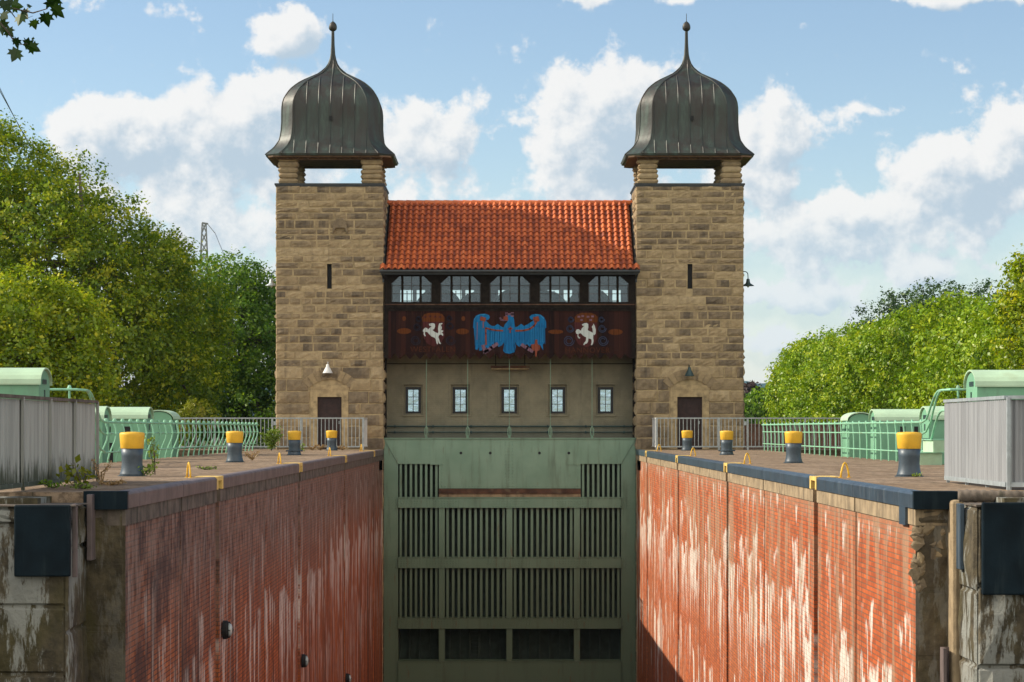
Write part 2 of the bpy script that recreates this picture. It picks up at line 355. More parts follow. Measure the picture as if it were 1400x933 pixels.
M['band_left'] = plain('grimy coping band', (.13, .105, .082), .95, var=.4, vs=3, bump=.8, dirt=(.035, .035, .02), dirt_amt=.8, streak=True)
M['yellow'] = plain('yellow paint', (.72, .42, .035), .5, var=.10, vs=6, dirt=(.42, .25, .05), dirt_amt=.35, bump=.1)
M['yellow_pale'] = plain('faded yellow paint', (.72, .50, .14), .6, var=.18, vs=6, dirt=(.4, .26, .1), dirt_amt=.5)
M['bollard'] = plain('blue grey bollard paint', (.040, .060, .078), .45, .1, var=.15, vs=5, bump=.1, spec=.55)
M['green_rail'] = plain('mint green rail paint', (.24, .50, .33), .5, var=.15, vs=5, dirt=(.22, .15, .08), dirt_amt=.45)
M['hut'] = plain('mint green sheet metal', (.165, .37, .23), .55, var=.12, vs=1.2, dirt=(.14, .26, .18), dirt_amt=.5, streak=True)
M['hut_roof'] = plain('pale mint roof sheet', (.42, .58, .40), .6, var=.08, vs=1.5, dirt=(.35, .42, .26), dirt_amt=.4)
M['galv'] = plain('galvanised steel', (.36, .40, .41), .5, .35, var=.15, vs=8)
M['rust'] = plain('rust streaked timber', (.085, .040, .022), .85, var=.4, vs=3, bump=.4, dirt=(.17, .13, .08), dirt_amt=.5)
M['black'] = plain('matt black', (.008, .009, .010), .7)
M['window_frame'] = plain('black window frame', (.010, .012, .014), .5)
M['frame_grey'] = plain('grey glazing bars', (.05, .052, .05), .6)
M['glass'] = glass_mat(gloss=.045, tint=(.86, .93, .94))
M['glass_low'] = glass_mat('pale window glass', .34, (.80, .92, .95))
M['white'] = plain('worn white enamel', (.62, .62, .60), .5, var=.1)
M['lampdark'] = plain('dark green enamel', (.03, .06, .06), .4, .2)
M['lens'] = plain('ribbed lamp glass', (.42, .48, .48), .2, spec=.8)
M['bark'] = plain('bark', (.10, .08, .06), .95, var=.35, vs=6, bump=.8)
M['room'] = plain('machine room interior', (.10, .13, .13), .8)
M['mast'] = plain('grey lattice steel', (.23, .24, .23), .6, .3)
M['wire'] = plain('dull wire', (.10, .12, .14), .6)
M['eagle'] = paint_on_boards('blue eagle paint', (.012, .15, .36))
M['eagle_dk'] = paint_on_boards('deep blue paint', (.012, .105, .27))
M['eagle_lt'] = paint_on_boards('light blue paint', (.03, .23, .46), .3)
M['red_paint'] = paint_on_boards('brick red paint', (.23, .062, .035))
M['mauve'] = paint_on_boards('faded mauve paint', (.19, .11, .15))
M['horse'] = paint_on_boards('chalk white paint', (.50, .54, .52), .12)
M['orange'] = paint_on_boards('faded orange paint', (.115, .036, .010), .5)
M['shield'] = paint_on_boards('maroon shield paint', (.075, .022, .022), .5)
M['scroll'] = paint_on_boards('slate blue paint', (.055, .070, .125), .4)
M['scroll_dk'] = paint_on_boards('faint slate paint', (.026, .026, .040), .4)
M['letters'] = paint_on_boards('faint rust paint', (.085, .028, .014), .4)
M['brickhouse'] = plain('reddish house wall', (.22, .12, .085), .9)
M['slate'] = plain('grey roof', (.22, .23, .25), .7)

def panel_mat(name, col, grime):
    m_, g, b = new_mat(name); co = g.coord(); z = g.sep(co)[2]
    c = g.mix(g.ss(g.noise(g.map(co, (7, 7, .5)), 1, 5), .3, .7), tuple(x * .8 for x in col), tuple(x * 1.1 for x in col))
    k = g.m('MULTIPLY', g.ss(g.m('ADD', z, g.m('MULTIPLY', g.noise(g.map(co, (9, 9, .8)), 1, 6, .75), 1.3)), 1.08, .75), grime)
    c = g.mix(k, c, (.035, .042, .02))
    g.put(b.inputs['Base Color'], c); b.inputs['Roughness'].default_value = .55; b.inputs['Metallic'].default_value = .15; return m_
M['panel_l'] = panel_mat('grimy grey sheet', (.36, .37, .34), .95)
M['panel_r'] = panel_mat('light grey sheet', (.28, .29, .30), .0)
M['leaf_plane'] = leaf_mat('plane foliage', (.085, .17, .006), (.26, .36, .010), (.62, .60, .02), .52)
M['leaf_yel'] = leaf_mat('yellowing and sunlit foliage', (.11, .19, .006), (.30, .40, .010), (.58, .55, .02), .50)
M['leaf_green'] = leaf_mat('mid green foliage', (.06, .16, .014), (.15, .27, .020), (.28, .40, .03), .45)
M['leaf_row'] = leaf_mat('lime row foliage', (.10, .20, .008), (.23, .36, .012), (.46, .52, .03), .32)
M['leaf_dark'] = leaf_mat('poplar foliage', (.035, .085, .03), (.06, .12, .04), (.10, .17, .05), .25)
M['leaf_near'] = leaf_mat('near leaf', (.012, .035, .006), (.022, .055, .010), (.04, .08, .012), .30)
M['leaf_red'] = leaf_mat('copper beech foliage', (.03, .018, .018), (.05, .028, .025), (.07, .04, .03), .2)
M['leaf_pale'] = leaf_mat('pale willow foliage', (.10, .13, .05), (.16, .19, .08), (.20, .23, .10), .2)
M['leaf_weed'] = leaf_mat('weed foliage', (.10, .17, .015), (.18, .28, .03), (.30, .36, .05), .4)
M['leaf_sap'] = leaf_mat('sapling foliage', (.14, .18, .01), (.24, .27, .02), (.34, .30, .03), .4)
M['dry'] = leaf_mat('dry stalks', (.22, .13, .06), (.34, .22, .10), (.45, .32, .16), .2)
M['water'] = plain('dark water', (.01, .018, .014), .08, spec=.5)

# ------------------------------------------------------------------ mesh builder
class MB:
    def __init__(s): s.v = []; s.f = []; s.t = []
    def add(s, vs, fs, tint=.5):
        o = len(s.v); s.v += [tuple(p) for p in vs]; s.f += [tuple(i + o for i in f) for f in fs]; s.t += (list(tint) if isinstance(tint, list) else [tint] * len(fs)); return s
    def box(s, x0, x1, y0, y1, z0, z1, tint=.5):
        return s.add([(x0, y0, z0), (x1, y0, z0), (x1, y1, z0), (x0, y1, z0), (x0, y0, z1), (x1, y0, z1), (x1, y1, z1), (x0, y1, z1)],
                     [(0, 3, 2, 1), (4, 5, 6, 7), (0, 1, 5, 4), (1, 2, 6, 5), (2, 3, 7, 6), (3, 0, 4, 7)], tint)
    def bar(s, a, b, w, h=None, tint=.5):       # rectangular bar between two points
        a, b = Vector(a), Vector(b); h = h or w; d = (b - a).normalized()
        up = Vector((0, 0, 1)) if abs(d.z) < .95 else Vector((0, 1, 0))
        x = d.cross(up).normalized() * w / 2; y = x.cross(d).normalized() * h / 2
        vs = [a - x - y, a + x - y, a + x + y, a - x + y, b - x - y, b + x - y, b + x + y, b - x + y]
        return s.add(vs, [(0, 1, 2, 3), (7, 6, 5, 4), (0, 4, 5, 1), (1, 5, 6, 2), (2, 6, 7, 3), (3, 7, 4, 0)], tint)
    def tube(s, pts, r, n=8, tint=.5):
        pts = [Vector(p) for p in pts]; rs = r if isinstance(r, (list, tuple)) else [r] * len(pts)
        rings = []; vs = []; px = None
        for i, p in enumerate(pts):
            d = (pts[min(i + 1, len(pts) - 1)] - pts[max(i - 1, 0)]).normalized()
            if px is None: px = d.cross(Vector((0, 0, 1)) if abs(d.z) < .9 else Vector((1, 0, 0))).normalized()
            px = (px - d * px.dot(d)).normalized(); py = d.cross(px)
            for k in range(n):
                a = 2 * math.pi * k / n; vs.append(p + (px * math.cos(a) + py * math.sin(a)) * rs[i])
        fs = []
        for i in range(len(pts) - 1):
            for k in range(n): fs.append((i * n + k, i * n + (k + 1) % n, (i + 1) * n + (k + 1) % n, (i + 1) * n + k))
        fs.append(tuple(range(n - 1, -1, -1))); fs.append(tuple((len(pts) - 1) * n + k for k in range(n)))
        return s.add(vs, fs, tint)
    def lathe(s, prof, c=(0, 0, 0), n=20, axis='Z', tint=.5):
        vs = []
        for (r, h) in prof:
            for k in range(n):
                a = 2 * math.pi * k / n; x, y = r * math.cos(a), r * math.sin(a)
                p = (x, y, h) if axis == 'Z' else ((x, h, y) if axis == 'Y' else (h, x, y))
                vs.append((p[0] + c[0], p[1] + c[1], p[2] + c[2]))
        fs = []
        for i in range(len(prof) - 1):
            for k in range(n): fs.append((i * n + k, i * n + (k + 1) % n, (i + 1) * n + (k + 1) % n, (i + 1) * n + k))
        fs.append(tuple(range(n - 1, -1, -1))); fs.append(tuple((len(prof) - 1) * n + k for k in range(n)))
        return s.add(vs, fs, tint)
    def prism(s, poly, z0, z1, axis='Z', tint=.5):    # plan polygon extruded; axis 'Y' : polygon is (x, z)
        n = len(poly)
        f3 = (lambda p, h: (p[0], p[1], h)) if axis == 'Z' else ((lambda p, h: (p[0], h, p[1])) if axis == 'Y' else (lambda p, h: (h, p[0], p[1])))
        vs = [f3(p, z0) for p in poly] + [f3(p, z1) for p in poly]
        fs = [tuple(range(n)), tuple(range(2 * n - 1, n - 1, -1))] + [(i, i + n, (i + 1) % n + n, (i + 1) % n) for i in range(n)]
        return s.add(vs, fs, tint)
    def build(s, name, mat, parent=None, smooth=False, bevel=0, label=None):
        me = bpy.data.meshes.new(name); me.from_pydata(s.v, [], s.f); me.validate(clean_customdata=False)
        if len(me.polygons) == len(s.t):
            a = me.attributes.new('tint', 'FLOAT', 'FACE'); a.data.foreach_set('value', s.t)
        bm = bmesh.new(); bm.from_mesh(me); bmesh.ops.recalc_face_normals(bm, faces=bm.faces); bm.to_mesh(me); bm.free()
        if smooth == 'auto': me.polygons.foreach_set('use_smooth', [True] * len(me.polygons)); me.set_sharp_from_angle(angle=R(28))
        elif smooth: me.polygons.foreach_set('use_smooth', [True] * len(me.polygons))
        me.materials.append(mat); o = bpy.data.objects.new(name, me); COL.objects.link(o)
        if parent: o.parent = parent
        if bevel:
            b = o.modifiers.new('bevel', 'BEVEL'); b.width = bevel; b.segments = 2; b.limit_method = 'ANGLE'
        if label: o['label'] = label
        return o
def tag(o, label, cat, group=None):
    o['label'] = label; o['category'] = cat
    if group: o['group'] = group
    return o
def thing(name, label, cat, loc=(0, 0, 0), group=None, rz=0):
    o = bpy.data.objects.new(name, None); COL.objects.link(o); o.location = loc; o.rotation_euler = (0, 0, rz)
    o.empty_display_size = .3
    return tag(o, label, cat, group)
def struct(o): o['kind'] = 'structure'; return o
def copy_tree(o, parent=None):
    c = o.copy(); COL.objects.link(c); c.parent = parent
    for ch in list(o.children): copy_tree(ch, c)
    return c
def X(px, Y): return (px - 690) * Y / F + CX
def Z(py, Y): return CZ + (587 - py) * Y / F

# ================================================================== SETTING
rnd = random.Random(5)
# ground: one big sheet at -0.8 around the lock
mb = MB()
HX, HY0, HY1 = 14.0, -30.0, 93.0
mb.add([(-4000, -300, -.8), (-HX, -300, -.8), (-HX, 5000, -.8), (-4000, 5000, -.8)], [(0, 1, 2, 3)])
mb.add([(HX, -300, -.8), (4000, -300, -.8), (4000, 5000, -.8), (HX, 5000, -.8)], [(0, 1, 2, 3)])
mb.add([(-HX, HY1, -.8), (HX, HY1, -.8), (HX, 5000, -.8), (-HX, 5000, -.8)], [(0, 1, 2, 3)])
mb.add([(-HX, -300, -.8), (HX, -300, -.8), (HX, HY0, -.8), (-HX, HY0, -.8)], [(0, 1, 2, 3)])
struct(mb.build('ground', M['grass']))
mb = MB(); mb.add([(-HX, HY0, -12), (HX, HY0, -12), (HX, HY1, -12), (-HX, HY1, -12)], [(0, 1, 2, 3)])
struct(mb.build('water', M['water']))
mb = MB()
for s in (-1, 1):
    x = sorted((s * 5.16, s * 9.75)); mb.box(x[0], x[1], 27.85, 84.2, -.34, 0)
    x = sorted((s * 5.02, s * 14.02)); mb.box(x[0], x[1], 84.2, 93.05, -.8, -.004)
    x = sorted((s * 9.75, s * 14.02)); mb.box(x[0], x[1], 20, 84.2, -1.2, -.78)
struct(mb.build('quay_paving', M['deck']))
mb = MB(); rr = random.Random(9)
hp = []
for i in range(161):
    x = -500 + i * 12.5
    hp.append((x, -1, 2600, 54 + 7 * math.sin(x * .004 + 1.2) + 4 * math.sin(x * .013) + rr.uniform(-1.2, 1.2)))
vs = []
for (x, z0, y, z1) in hp: vs += [(x, y - 260, -1), (x, y, z1), (x, y + 500, z1 * .9)]
fs = []
for i in range(160): a = i * 3; fs += [(a, a + 3, a + 4, a + 1), (a + 1, a + 4, a + 5, a + 2)]
mb.add(vs, fs)
M['hill'] = plain('wooded hill', (.03, .075, .085), 1.0, var=.5, vs=.02, spec=.0)
struct(mb.build('hills', M['hill']))

# ------------------------------------------------------------------ rough ashlar generator
def ashlar(mb, W_, H_, xf, seed, courses=(.21, .36), widths=(.34, 1.1), rough=.028, prot=(.008, .05), dark=.12, z_big=0, big=(.42, .5), holes=(), skirt=.03, gap=.008):
    r = random.Random(seed); z = 0
    def cell(u0, u1, v0, v1):
        for (a0, a1, b0, b1) in holes:
            if u0 < a1 - .01 and u1 > a0 + .01 and v0 < b1 - .01 and v1 > b0 + .01: return True
        return False
    while z < H_ - .05:
        h = r.uniform(*(big if z < z_big else courses))
        if H_ - z - h < .18: h = H_ - z
        # split course spans around holes
        spans = [(0, W_)]
        for (a0, a1, b0, b1) in holes:
            if z < b1 - .01 and z + h > b0 + .01:
                ns = []
                for (p, q) in spans:
                    if a1 <= p or a0 >= q: ns.append((p, q)); continue
                    if a0 > p: ns.append((p, a0))
                    if a1 < q: ns.append((a1, q))
                spans = ns
        for (p, q) in spans:
            u = p
            while u < q - .01:
                w = r.uniform(*widths) * (1.15 if z < z_big else 1)
                if q - u - w < .28: w = q - u
                u0, u1, v0, v1 = u + gap, u + w - gap, z + gap, z + h - gap
                k = r.random()
                t = r.uniform(0, .25) if k < dark else (r.uniform(.2, .5) if k < .5 else r.uniform(.5, 1.0))
                pr = r.uniform(*prot) * (1.6 if t < .25 else 1) + (.025 if z < z_big else 0)
                nu = max(3, int(w / .14)); nv = 3
                b = min(.03, h * .2); vs = []
                for j in range(nv + 3):
                    for i in range(nu + 3):
                        uu = u0 if i == 0 else (u1 if i == nu + 2 else u0 + b + (u1 - u0 - 2 * b) * (i - 1) / nu)
                        vv = v0 if j == 0 else (v1 if j == nv + 2 else v0 + b + (v1 - v0 - 2 * b) * (j - 1) / nv)
                        edge = i in (0, nu + 2) or j in (0, nv + 2)
                        ring = i in (1, nu + 1) or j in (1, nv + 1)
                        if edge: d_ = -skirt
                        elif ring: d_ = pr * .55 + r.uniform(-.3, .3) * rough
                        else: d_ = pr + r.uniform(-.7, 1.0) * rough
                        vs.append(xf(uu, vv, d_))
                fs = []
                n = nu + 3
                for j in range(nv + 2):
                    for i in range(nu + 2): fs.append((j * n + i, j * n + i + 1, (j + 1) * n + i + 1, (j + 1) * n + i))
                tl = t
                if t < .25 and dark < .25: t = t + .42
                if dark < .25 and (t > .2 and r.random() < .5 or k < dark):
                    dk_ = r.uniform(.15, .40) if k >= dark else r.uniform(.4, .6); ic = r.uniform(.3, .7) * (nu + 1); wd_ = r.uniform(.25, .55) * nu + .6
                    tl = [max(.02, t - dk_ * max(0, 1 - ((i - ic) / wd_) ** 2)) if 1 <= j <= nv else t for j in range(nv + 2) for i in range(nu + 2)]
                mb.add(vs, fs, tl); u += w
        z += h

# ------------------------------------------------------------------ lock walls
LADDER = [36.8, 51.4, 66.0, 80.4]
JOINT = [32.6, 44.1, 58.7, 73.2]
GATE_Y = 86.62
for s in (-1, 1):
    nm = 'left' if s < 0 else 'right'
    y0 = 27.8
    L = thing('lock_wall', 'grimy shaded brick lock wall with mauve grey edging left of the green gate' if s < 0 else
              'sunlit orange brick lock wall with white lime streaks and blue black edging', 'lock wall', (0, 0, 0), 'brick walls of the lock chamber')
    # plan: recesses for ladders and joints
    poly = [(s * 5.02, y0)]
    cuts = sorted([(y, .46, .28) for y in LADDER] + [(y, .10, .12) for y in JOINT])
    for (y, w, dp) in cuts:
        poly += [(s * 5.02, y - w / 2), (s * (5.02 + dp), y - w / 2), (s * (5.02 + dp), y + w / 2), (s * 5.02, y + w / 2)]
    poly += [(s * 5.02, GATE_Y - .02), (s * 9.6, GATE_Y - .02), (s * 9.6, y0)]
    mb = MB(); mb.prism(poly, -13, -.42)
    # set back the camera-facing end a touch for the stone end face
    mb.build('brickwork', M['brick_left' if s < 0 else 'brick_right'], L)
    mb = MB(); ys = [y0 - .02]; r = random.Random(3 + s)
    for (y, w, dp) in cuts:
        mb.box(*sorted((s * 5.0, s * 5.4)), ys[-1], y - w / 2, -.42, -.20); ys.append(y + w / 2)
    mb.box(*sorted((s * 5.0, s * 5.4)), ys[-1], GATE_Y - .03, -.42, -.20)
    for (y, w, dp) in cuts: mb.box(*sorted((s * (5.02 + dp), s * 5.4)), y - w / 2, y + w / 2, -.42, -.20)
    mb.build('stone_band', M['band_left' if s < 0 else 'band'], L)
    # steel edging pieces
    ed = M['steel_left' if s < 0 else 'steel_blue']
    segs = []; prev = y0 - .05
    for y in LADDER: segs.append((prev, y - .40)); prev = y + .40
    segs.append((prev, GATE_Y - .04))
    for (a, b) in segs:
        mids = [j for j in JOINT if a < j < b]; pts = [a] + mids + [b]
        for i in range(len(pts) - 1):
            p, q = pts[i] + .012, pts[i + 1] - .012
            sec = [(s * 4.975, -.205), (s * 4.97, -.03), (s * 4.985, -.008), (s * 5.01, .006), (s * 5.17, .006), (s * 5.17, -.205)]
            mb = MB(); vs = [(x, p, z) for (x, z) in sec] + [(x, q, z) for (x, z) in sec]; n = 6
            mb.add(vs, [tuple(range(n)), tuple(range(2 * n - 1, n - 1, -1))] + [(k, (k + 1) % n, (k + 1) % n + n, k + n) for k in range(n)])
            mb.build('edge_plate', ed, L)
    for y in LADDER:
        mb = MB(); mb.box(*sorted((s * 4.968, s * 5.30)), y - .40, y - .245, -.205, .010); mb.box(*sorted((s * 4.968, s * 5.30)), y + .245, y + .40, -.205, .010)
        mb.box(*sorted((s * 5.29, s * 5.36)), y - .40, y + .40, -.205, .011)
        mb.box(*sorted((s * 4.972, s * 5.29)), y - .246, y + .246, -.06, .008)
        mb.build('yellow_marker', M['yellow_pale'], L)
        mb = MB()
        for k in range(40): mb.bar((s * 5.14, y - .23, -.5 - k * .3), (s * 5.14, y + .23, -.5 - k * .3), .03)
        mb.build('ladder_rungs', M['galv'], L)
    # camera-facing end return of the wall (recess before the pier)
    mb = MB()
    ashlar(mb, .60, 12.0, (lambda u, v, d, s=s: (s * (5.005 + u), y0 - .01 - d, -12.2 + v)), 40 + s, (.78, .98), (.6, .6), .02, (.0, .02), .3)
    mb.box(*sorted((s * 5.004, s * 5.52)), y0 - .012, y0 - .001, -12, -.2, .3)
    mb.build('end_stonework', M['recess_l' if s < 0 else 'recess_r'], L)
    mb = MB(); mb.box(*sorted((s * 4.965, s * 5.52)), y0 - .10, y0 - .01, -.215, .010); mb.box(*sorted((s * 4.965, s * 5.52)), y0 - .10, y0 + .12, .0105, .016)
    mb.build('corner_plate', M['fender'], L, bevel=.012)
    if s > 0:
        mb = MB(); mb.box(4.966, 5.0, 28.3, 28.75, -.44, -.206); mb.build('hanging_plate', M['steel_blue'], L)
    # pier in front of the wall end
    Pr = thing('stone_pier', ('dark stained stone pier with white lime runs at the left edge' if s < 0 else 'rounded dark stone pier with white lime runs at the right edge'),
               'pier', (0, 0, 0), 'piers at the mouth of the lock')
    fy = 26.6; x0 = 5.50
    mb = MB(); mb.box(*sorted((s * (x0 + .03), s * 12.6)), fy + .03, 27.88, -13, -.135); mb.box(*sorted((s * (x0 + .45), s * 12.6)), 27.0, 27.88, -.136, -.05)
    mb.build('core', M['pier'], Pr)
    mb = MB()
    ashlar(mb, 3.0, 12.7, (lambda u, v, d, s=s: (s * (x0 + .02 + u), fy - d, -12.85 + v)), 50 + s, (.78, 1.02), (.9, 1.7), .05, (.0, .05), .2, gap=.012)
    ashlar(mb, 1.26, 12.7, (lambda u, v, d, s=s: (s * (x0 - d), fy + u, -12.85 + v)), 60 + s, (.78, 1.02), (.7, 1.2), .035, (.0, .03), .2, gap=.012)
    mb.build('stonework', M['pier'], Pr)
    mb = MB()
    if s < 0: mb.box(-6.12, -5.44, fy - .14, fy - .065, -.98, -.115)
    else: mb.box(5.56, 6.9, fy - .16, fy - .065, -1.20, -.085)
    mb.build('fender_plate', M['fender'], Pr, bevel=.02)
    mb = MB()
    if s < 0:
        mb.box(-5.455, -5.40, fy + .05, fy + .13, -1.0, -.11); mb.build('edge_guard', M['steel_left'], Pr, bevel=.01); mb = MB(); mb.box(-5.45, -5.38, 27.55, 27.80, -.85, -.02)
        mb.build('edge_guard', M['steel_left'], Pr, bevel=.01)
    else:
        mb.box(5.40, 5.46, 27.0, 27.22, -.93, -.12); mb.build('edge_guard', M['steel_blue'], Pr, bevel=.01)
        mb = MB(); mb.box(5.41, 5.56, 27.50, 27.86, -12, -.09); mb.build('corner_stone', M['band'], Pr, bevel=.05)
    if s < 0:
        mb = MB(); mb.box(-12.5, -5.4, 26.56, 27.45, -.137, -.122); mb.build('top_slab', M['band_left'], Pr)
    else:
        mb = MB(); mb.box(5.5, 12.5, 26.52, 27.3, -.137, -.115); mb.build('top_slab', M['band_left'], Pr)

mb = MB(); r = random.Random(12)
for k in range(34):
    z = -.45 - r.random() ** 1.3 * .85; sz = r.uniform(.05, .11) ; cx_ = 5.0 + r.uniform(.0, .10 + .25 * (z > -.8)); pts = []
    for j in range(14):
        d_ = Vector((r.gauss(0, 1), r.gauss(0, 1), r.gauss(0, 1))).normalized() * sz * r.uniform(.8, 1.2); pts.append((cx_ + d_.x, 27.805 + d_.y * .45, z + d_.z))
    bm = bmesh.new(); [bm.verts.new(p) for p in pts]; bmesh.ops.convex_hull(bm, input=bm.verts); bm.verts.ensure_lookup_table()
    loose = [v_ for v_ in bm.verts if not v_.link_faces]; bmesh.ops.delete(bm, geom=loose, context='VERTS'); bm.verts.index_update()
    mb.add([v_.co[:] for v_ in bm.verts], [tuple(v_.index for v_ in f.verts) for f in bm.faces], r.choice((.05, .2, .35, .6))); bm.free()
lwr = [o for o in bpy.data.objects if o.name == 'lock_wall.001'][0]
mb.build('broken_masonry', M['sandstone'], lwr)
# ribbed hose lying along right pier
mb = MB(); pts = []; rs = []
for i in range(30):
    t = i / 29; pts.append((5.50 + t * 1.0, 27.55 - .05 * t, -.04 + .0 * t)); rs.append(.075 + (.014 if i % 3 == 0 else 0) - .02 * t)
h = mb.build  # noqa
mb.tube(pts, rs, 12); hose = mb.build('ribbed_pipe', M['band_left'], smooth=True)
tag(hose, 'ribbed grey pipe lying on top of the right stone pier', 'pipe')

# bulkhead lamps on left wall
def bulkhead(Y, z, lab):
    t = thing('bulkhead_lamp', lab, 'lamp', (-5.0, Y, z), 'oval lamps on the left lock wall')
    mb = MB()
    pf = [(0, .115, .16), (.06, .115, .16), (.10, .10, .14)]
    n = 18; vs = []
    for (d_, ry, rz) in pf:
        for k in range(n): a = 2 * math.pi * k / n; vs.append((d_, ry * math.cos(a), rz * math.sin(a)))
    fs = [(i * n + k, i * n + (k + 1) % n, (i + 1) * n + (k + 1) % n, (i + 1) * n + k) for i in range(2) for k in range(n)] + [tuple(range(n)), tuple(range(2 * n, 3 * n))]
    mb.add(vs, fs); mb.build('housing', M['black'], t)
    mb = MB(); vs = []
    pf = [(.10, .085, .12), (.14, .07, .10), (.16, .035, .05)]
    for (d_, ry, rz) in pf:
        for k in range(n): a = 2 * math.pi * k / n; vs.append((d_, ry * math.cos(a), rz * math.sin(a)))
    mb.add(vs, fs); mb.build('lens', M['lens'], t, smooth=True)
    mb = MB(); mb.bar((.105, -.10, 0), (.175, 0, 0), .015); mb.bar((.175, 0, 0), (.105, .10, 0), .015); mb.bar((.105, 0, -.14), (.175, 0, 0), .015); mb.bar((.175, 0, 0), (.105, 0, .14), .015)
    mb.build('guard', M['black'], t)
    return t
bulkhead(37.4, -2.62, 'oval bulkhead lamp highest and nearest on the dark left brick wall')
bulkhead(51.9, -4.68, 'middle oval bulkhead lamp of the three on the left brick wall')
bulkhead(66.4, -6.75, 'lowest and farthest oval bulkhead lamp on the left brick wall')

# purple steel angle in the right recess
mb = MB(); mb.box(5.30, 5.34, 27.5, 27.72, -12, -1.95); mb.box(5.342, 5.49, 27.70, 27.72, -12, -1.95)
tag(mb.build('guide_rail', M['steel_left']), 'rusty mauve steel guide angle standing in the right wall recess', 'guide rail')

# ================================================================== GATE
GT = thing('lift_gate', 'large green riveted steel lift gate closing the lock between the brick walls', 'lock gate', (0, GATE_Y, .42))
def gx(px): return (px - 697.5) * 10 / 345.0
def gz(py): return -(py - 600) / 34.7
def rivets(mb, x0, x1, z0, z1, y, pitch=.11):
    nx = max(1, int(round((x1 - x0) / pitch))); nz = max(1, int(round((z1 - z0) / pitch)))
    for i in range(nx + 1):
        for j in range(nz + 1):
            x = x0 + (x1 - x0) * i / nx; z = z0 + (z1 - z0) * j / nz; r_ = .023
            mb.add([(x - r_, y, z), (x, y, z - r_), (x + r_, y, z), (x, y, z + r_), (x, y - .02, z)], [(0, 1, 4), (1, 2, 4), (2, 3, 4), (3, 0, 4)])
# back skin
mb = MB(); mb.box(-4.93, 4.93, 1.15, 1.22, -12, 0)
for k in range(-12, 13): mb.box(k * .4 - .03, k * .4 + .03, .86, 1.148, -11, -.02)
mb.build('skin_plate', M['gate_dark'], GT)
# top girder
mb = MB(); mb.prism([(-4.97, 0), (4.97, 0), (gx(849), gz(634.5)), (gx(794), gz(634.5)), (gx(794), gz(668)), (gx(601), gz(668)), (gx(601), gz(634.5)), (gx(545.5), gz(634.5))], -.0, .10, 'Y')
mb.box(-4.99, 4.99, -.04, 1.20, .0, .035)
rivets(mb, gx(590), gx(604), gz(632), gz(604), -.002, .13); rivets(mb, gx(777), gx(793), gz(632), gz(604), -.002, .13)
rivets(mb, gx(692), gx(701), gz(665), gz(604), -.002, .13); rivets(mb, gx(605), gx(790), gz(665.5), gz(665.4), -.002, .12)
rivets(mb, gx(605), gx(605.1), gz(664), gz(637), -.002, .12); rivets(mb, gx(789.9), gx(790), gz(664), gz(637), -.002, .12)
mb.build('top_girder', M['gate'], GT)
mb = MB()
for px in (589, 776):
    mb = MB(); mb.box(gx(px), gx(px + 18), -.018, -.001, gz(635.5), gz(601.5)); mb.build('splice_plate', M['gate'], GT)
for px in (631, 671, 738, 778):
    mb = MB(); mb.lathe([(.055, -.008), (.055, .0)], (gx(px), -.001 if px < 770 else -.019, gz(619.5)), 14, 'Y'); mb.build('lifting_hole', M['black'], GT)
mb = MB(); mb.prism([(-4.97, -.006), (gx(545.5) - .006, gz(634.5)), (gx(545.5), -12), (-4.97, -12)], .03, .7, 'Y'); mbl = mb; mb = MB(); mb.prism([(4.97, -.006), (gx(849) + .006, gz(634.5)), (gx(849), -12), (4.97, -12)], .03, .7, 'Y')
for a in (gz(688), gz(769), gz(852)):
    rivets(mbl, gx(528), gx(542), a - .22, a + .22, .028, .12); rivets(mb, gx(852), gx(866), a - .22, a + .22, .028, .12)
rivets(mbl, gx(527), gx(527.2), -9, -.4, .028, .2); rivets(mb, gx(867.8), gx(868), -9, -.4, .028, .2)
mb.build('side_beam', M['gate'], GT); mbl.build('side_beam', M['gate'], GT)
for (a, b) in ((680, 694.5), (762, 777), (845, 860), (904, 1010)):
    mb = MB(); z1, z0 = gz(a), gz(b); mb.box(gx(545.5), gx(849), -.05, .04, z0, z1); mb.box(gx(545.5), gx(849), -.07, .6, z1 - .03, z1 - .0); mb.box(gx(545.5), gx(849), -.07, .6, z0, z0 + .03)
    if b < 1000:
        rivets(mb, gx(546), gx(575), z0 + .07, z1 - .07, -.051, .11); rivets(mb, gx(585), gx(628), z0 + .07, z1 - .07, -.051, .11)
        rivets(mb, gx(668), gx(724), z0 + .07, z1 - .07, -.051, .11); rivets(mb, gx(762), gx(808), z0 + .07, z1 - .07, -.051, .11)
        rivets(mb, gx(818), gx(848), z0 + .07, z1 - .07, -.051, .22)
    else:
        rivets(mb, gx(598), gx(612), z1 - 1.2, z1 - .1, -.051, .14); rivets(mb, gx(782), gx(796), z1 - 1.2, z1 - .1, -.051, .14)
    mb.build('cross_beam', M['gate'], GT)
for (px, rows) in ((605, 1), (697, 1), (789, 1)):
    for (a, b) in ((694.5, 762), (777, 845), (860, 904)):
        mb = MB(); mb.box(gx(px - 4), gx(px + 4), -.03, .5, gz(b) + .002, gz(a) - .002); mb.build('upright', M['gate'], GT)
bays = [(545.5, 601, 8), (609, 693, 11), (701, 785, 11), (793, 849, 8)]
for (a, b) in ((634.5, 680), (694.5, 762), (777, 845)):
    for k, (p, q, n) in enumerate(bays):
        if a < 640 and k in (1, 2): continue
        if a < 640: p, q = (545.5, 601) if k == 0 else (794, 849)
        mb = MB(); w = (gx(q) - gx(p)) / n
        for i in range(n):
            c = gx(p) + w * (i + .5); hw = w * .225
            mb.box(c - hw, c + hw, .05, .13, gz(b), gz(a))
            mb.box(c - .012, c + .012, .13, .20, gz(b), gz(a))
        mb.build('slat_grille', M['gate'], GT)
